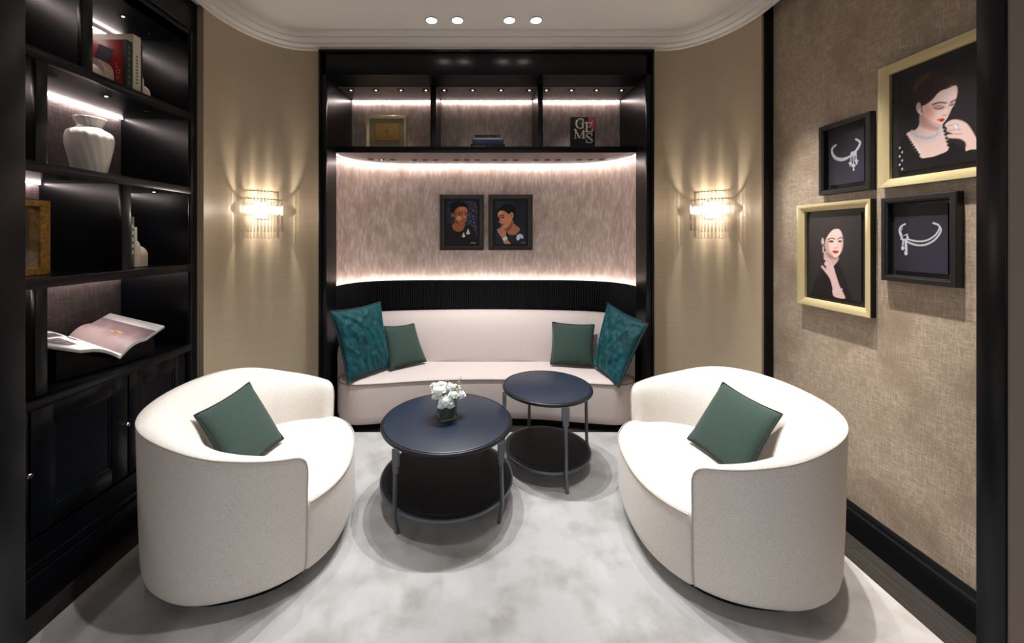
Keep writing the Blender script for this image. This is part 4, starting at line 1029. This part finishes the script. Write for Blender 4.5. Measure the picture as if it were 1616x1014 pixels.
# vase
v = root('ribbed_vase', 'cream glazed shouldered vase with faint spiral ribs on the bookcase shelf', 'vase', (-2.085, 2.05, ZS[1]+.0216))
prof = [(.0005, 0), (.058, 0), (.064, .004), (.070, .04), (.082, .10), (.092, .155), (.096, .195), (.094, .22), (.084, .24), (.062, .253), (.051, .262), (.049, .272), (.053, .284), (.061, .298), (.066, .308), (.066, .312), (.062, .311), (.046, .28), (.045, .26)]
rings = []; NV = 96
pp = [(p.x, p.y) for p in crom([(a, b, 0) for a, b in prof], 3)]
for r_, z_ in pp:
    rings.append([(-2.085+(r_+.0011*math.sin(16*(2*PI*j/NV)+z_*42)*min(1, r_*30))*math.cos(2*PI*j/NV), 2.05+(r_+.0011*math.sin(16*(2*PI*j/NV)+z_*42)*min(1, r_*30))*math.sin(2*PI*j/NV), ZS[1]+.0216+z_) for j in range(NV)])
G().loft(rings, True, True, False).mk('vase_body', CREAM, v, 60)
# third row: books and bookend right of the divider
zc = ZS[2]+.0216
b = book('tall green spined book beside the arch bookend on the third shelf', -2.18, -1.968, 2.158, 2.182, zc, zc+.285, '+x', GRNB, 'books on the third bookcase shelf')
for k in range(6): box('spine_letter', -1.9666, -1.9663, 2.167, 2.176, zc+.04+.036*k, zc+.060+.036*k, M('spine_red', (120, 60, 44), .5) if k == 0 else INKW, b)
book('shorter cream book beside the arch bookend on the third shelf', -2.17, -1.972, 2.184, 2.204, zc, zc+.228, '+x', CREAMB, 'books on the third bookcase shelf')
bookend('cream arched bookend holding the two books on the third shelf', -2.10, -1.985, 2.207, 1, zc, .165, .035, .118, .085)
# open book on its stand
JET = M('jet_black', (6, 6, 7), .5, spec=.15)
zt = ZCN+.0062
st = root('book_stand', 'black sloping book stand under the open picture book', 'book stand', (-2.05, 1.98, zt))
g = G()
S0, S1 = Vector((-1.905, 2.03, .928)), Vector((-2.2, 2.048, 1.02)); R0, R1 = Vector((-1.87, 2.27, 1.03)), Vector((-2.17, 2.25, 1.108)); L0, L1 = Vector((-1.99, 1.755, 1.06)), Vector((-2.24, 1.775, 1.13))
for A0, A1, nm in ((L0, L1, 'left_wing'), (R0, R1, 'right_wing')):
    dz = Vector((0, 0, -.0245)); s0, s1 = S0+(S1-S0)*.08+dz, S1-(S1-S0)*.05+dz; a0, a1 = S0+(A0-S0)*.82+(S1-S0)*.06+dz, S1+(A1-S1)*.82+dz
    top = [s0, a0, a1, s1]; bot = [Vector((p.x, p.y, zt)) for p in top]
    mk(nm, top+bot, [(0, 1, 2, 3), (4, 5, 6, 7), (0, 1, 5, 4), (1, 2, 6, 5), (2, 3, 7, 6), (3, 0, 4, 7)], JET, st)
obk = root('open_book', 'large open picture book with a mauve page lying on a black stand', 'open book', tuple((S0+S1)/2))
def leafpt(A0, A1, u, v, lift=0):
    s = S0.lerp(S1, v); a = A0.lerp(A1, v); p = s.lerp(a, u)
    return p+Vector((0, 0, .022*math.sin(min(1, u*2.2)*PI/1.0)**1.0*(1 if u < .4545 else 0)+lift+.006))
def leafcurve(u): return .020*math.sin(PI*min(1, u/.55)) if u < .55 else 0
def page(A0, A1, u, v, lift): 
    s = S0.lerp(S1, v); a = A0.lerp(A1, v); return s.lerp(a, u)+Vector((0, 0, leafcurve(u)+lift))
for A0, A1, nm in ((R0, R1, 'right_pages'), (L0, L1, 'left_pages')):
    g = G(); n = 16
    th = lambda u: .016*(1-.35*u)
    rings = [[page(A0, A1, i/n, 0, 0), page(A0, A1, i/n, 1, 0), page(A0, A1, i/n, 1, -th(i/n)), page(A0, A1, i/n, 0, -th(i/n))] for i in range(n+1)]
    g.loft(rings, True, True, True).mk(nm, PAPER, obk, 40)
    rings = [[page(A0, A1, i/n*1.01, -.01, -th(i/n)-.001), page(A0, A1, i/n*1.01, 1.01, -th(i/n)-.001), page(A0, A1, i/n*1.01, 1.01, -th(i/n)-.004), page(A0, A1, i/n*1.01, -.01, -th(i/n)-.004)] for i in range(n+1)]
    G().loft(rings, True, True, True).mk('cover', BLKB, obk, 40)
    # page lines along the front edge
    for k in range(3):
        f = (k+1)/4
        G().tube([page(A0, A1, .03+.95*i/14, 0, -th(i/14)*f)+(S0-S1).normalized()*.0003 for i in range(15)], .0006, 4).mk('leaf_edge', INKG, obk)
MAUVE = M('mauve_print', (150, 126, 126), .5); nz(MAUVE, (112, 90, 92), (7, 5, 5), 2, .4, .6)
def patch(A0, A1, u0, u1, v0, v1, mat, nm, lift=.0012):
    n = 12; g = G(); g.loft([[page(A0, A1, u0+(u1-u0)*i/n, v0, lift), page(A0, A1, u0+(u1-u0)*i/n, v1, lift)] for i in range(n+1)], False)
    return g.mk(nm, mat, obk, 40)
patch(R0, R1, .03, .80, .0, 1, MAUVE, 'mauve_picture')
ORN = M('orange_print', (232, 150, 80), .5)
patch(R0, R1, .42, .47, .50, .58, ORN, 'printed_flower', .002); patch(R0, R1, .49, .53, .42, .52, ORN, 'printed_leaf', .002); patch(R0, R1, .44, .49, .36, .46, ORN, 'printed_leaf', .002)
DPH = M('grey_photo_print', (92, 84, 80), .5); nz(DPH, (40, 36, 34), (60, 60, 60), 3)
patch(L0, L1, .42, .80, .25, .62, DPH, 'grey_photograph'); patch(L0, L1, .30, .52, .68, .86, DPH, 'small_photograph'); patch(L0, L1, .20, .30, .5, .66, DPH, 'small_photograph')
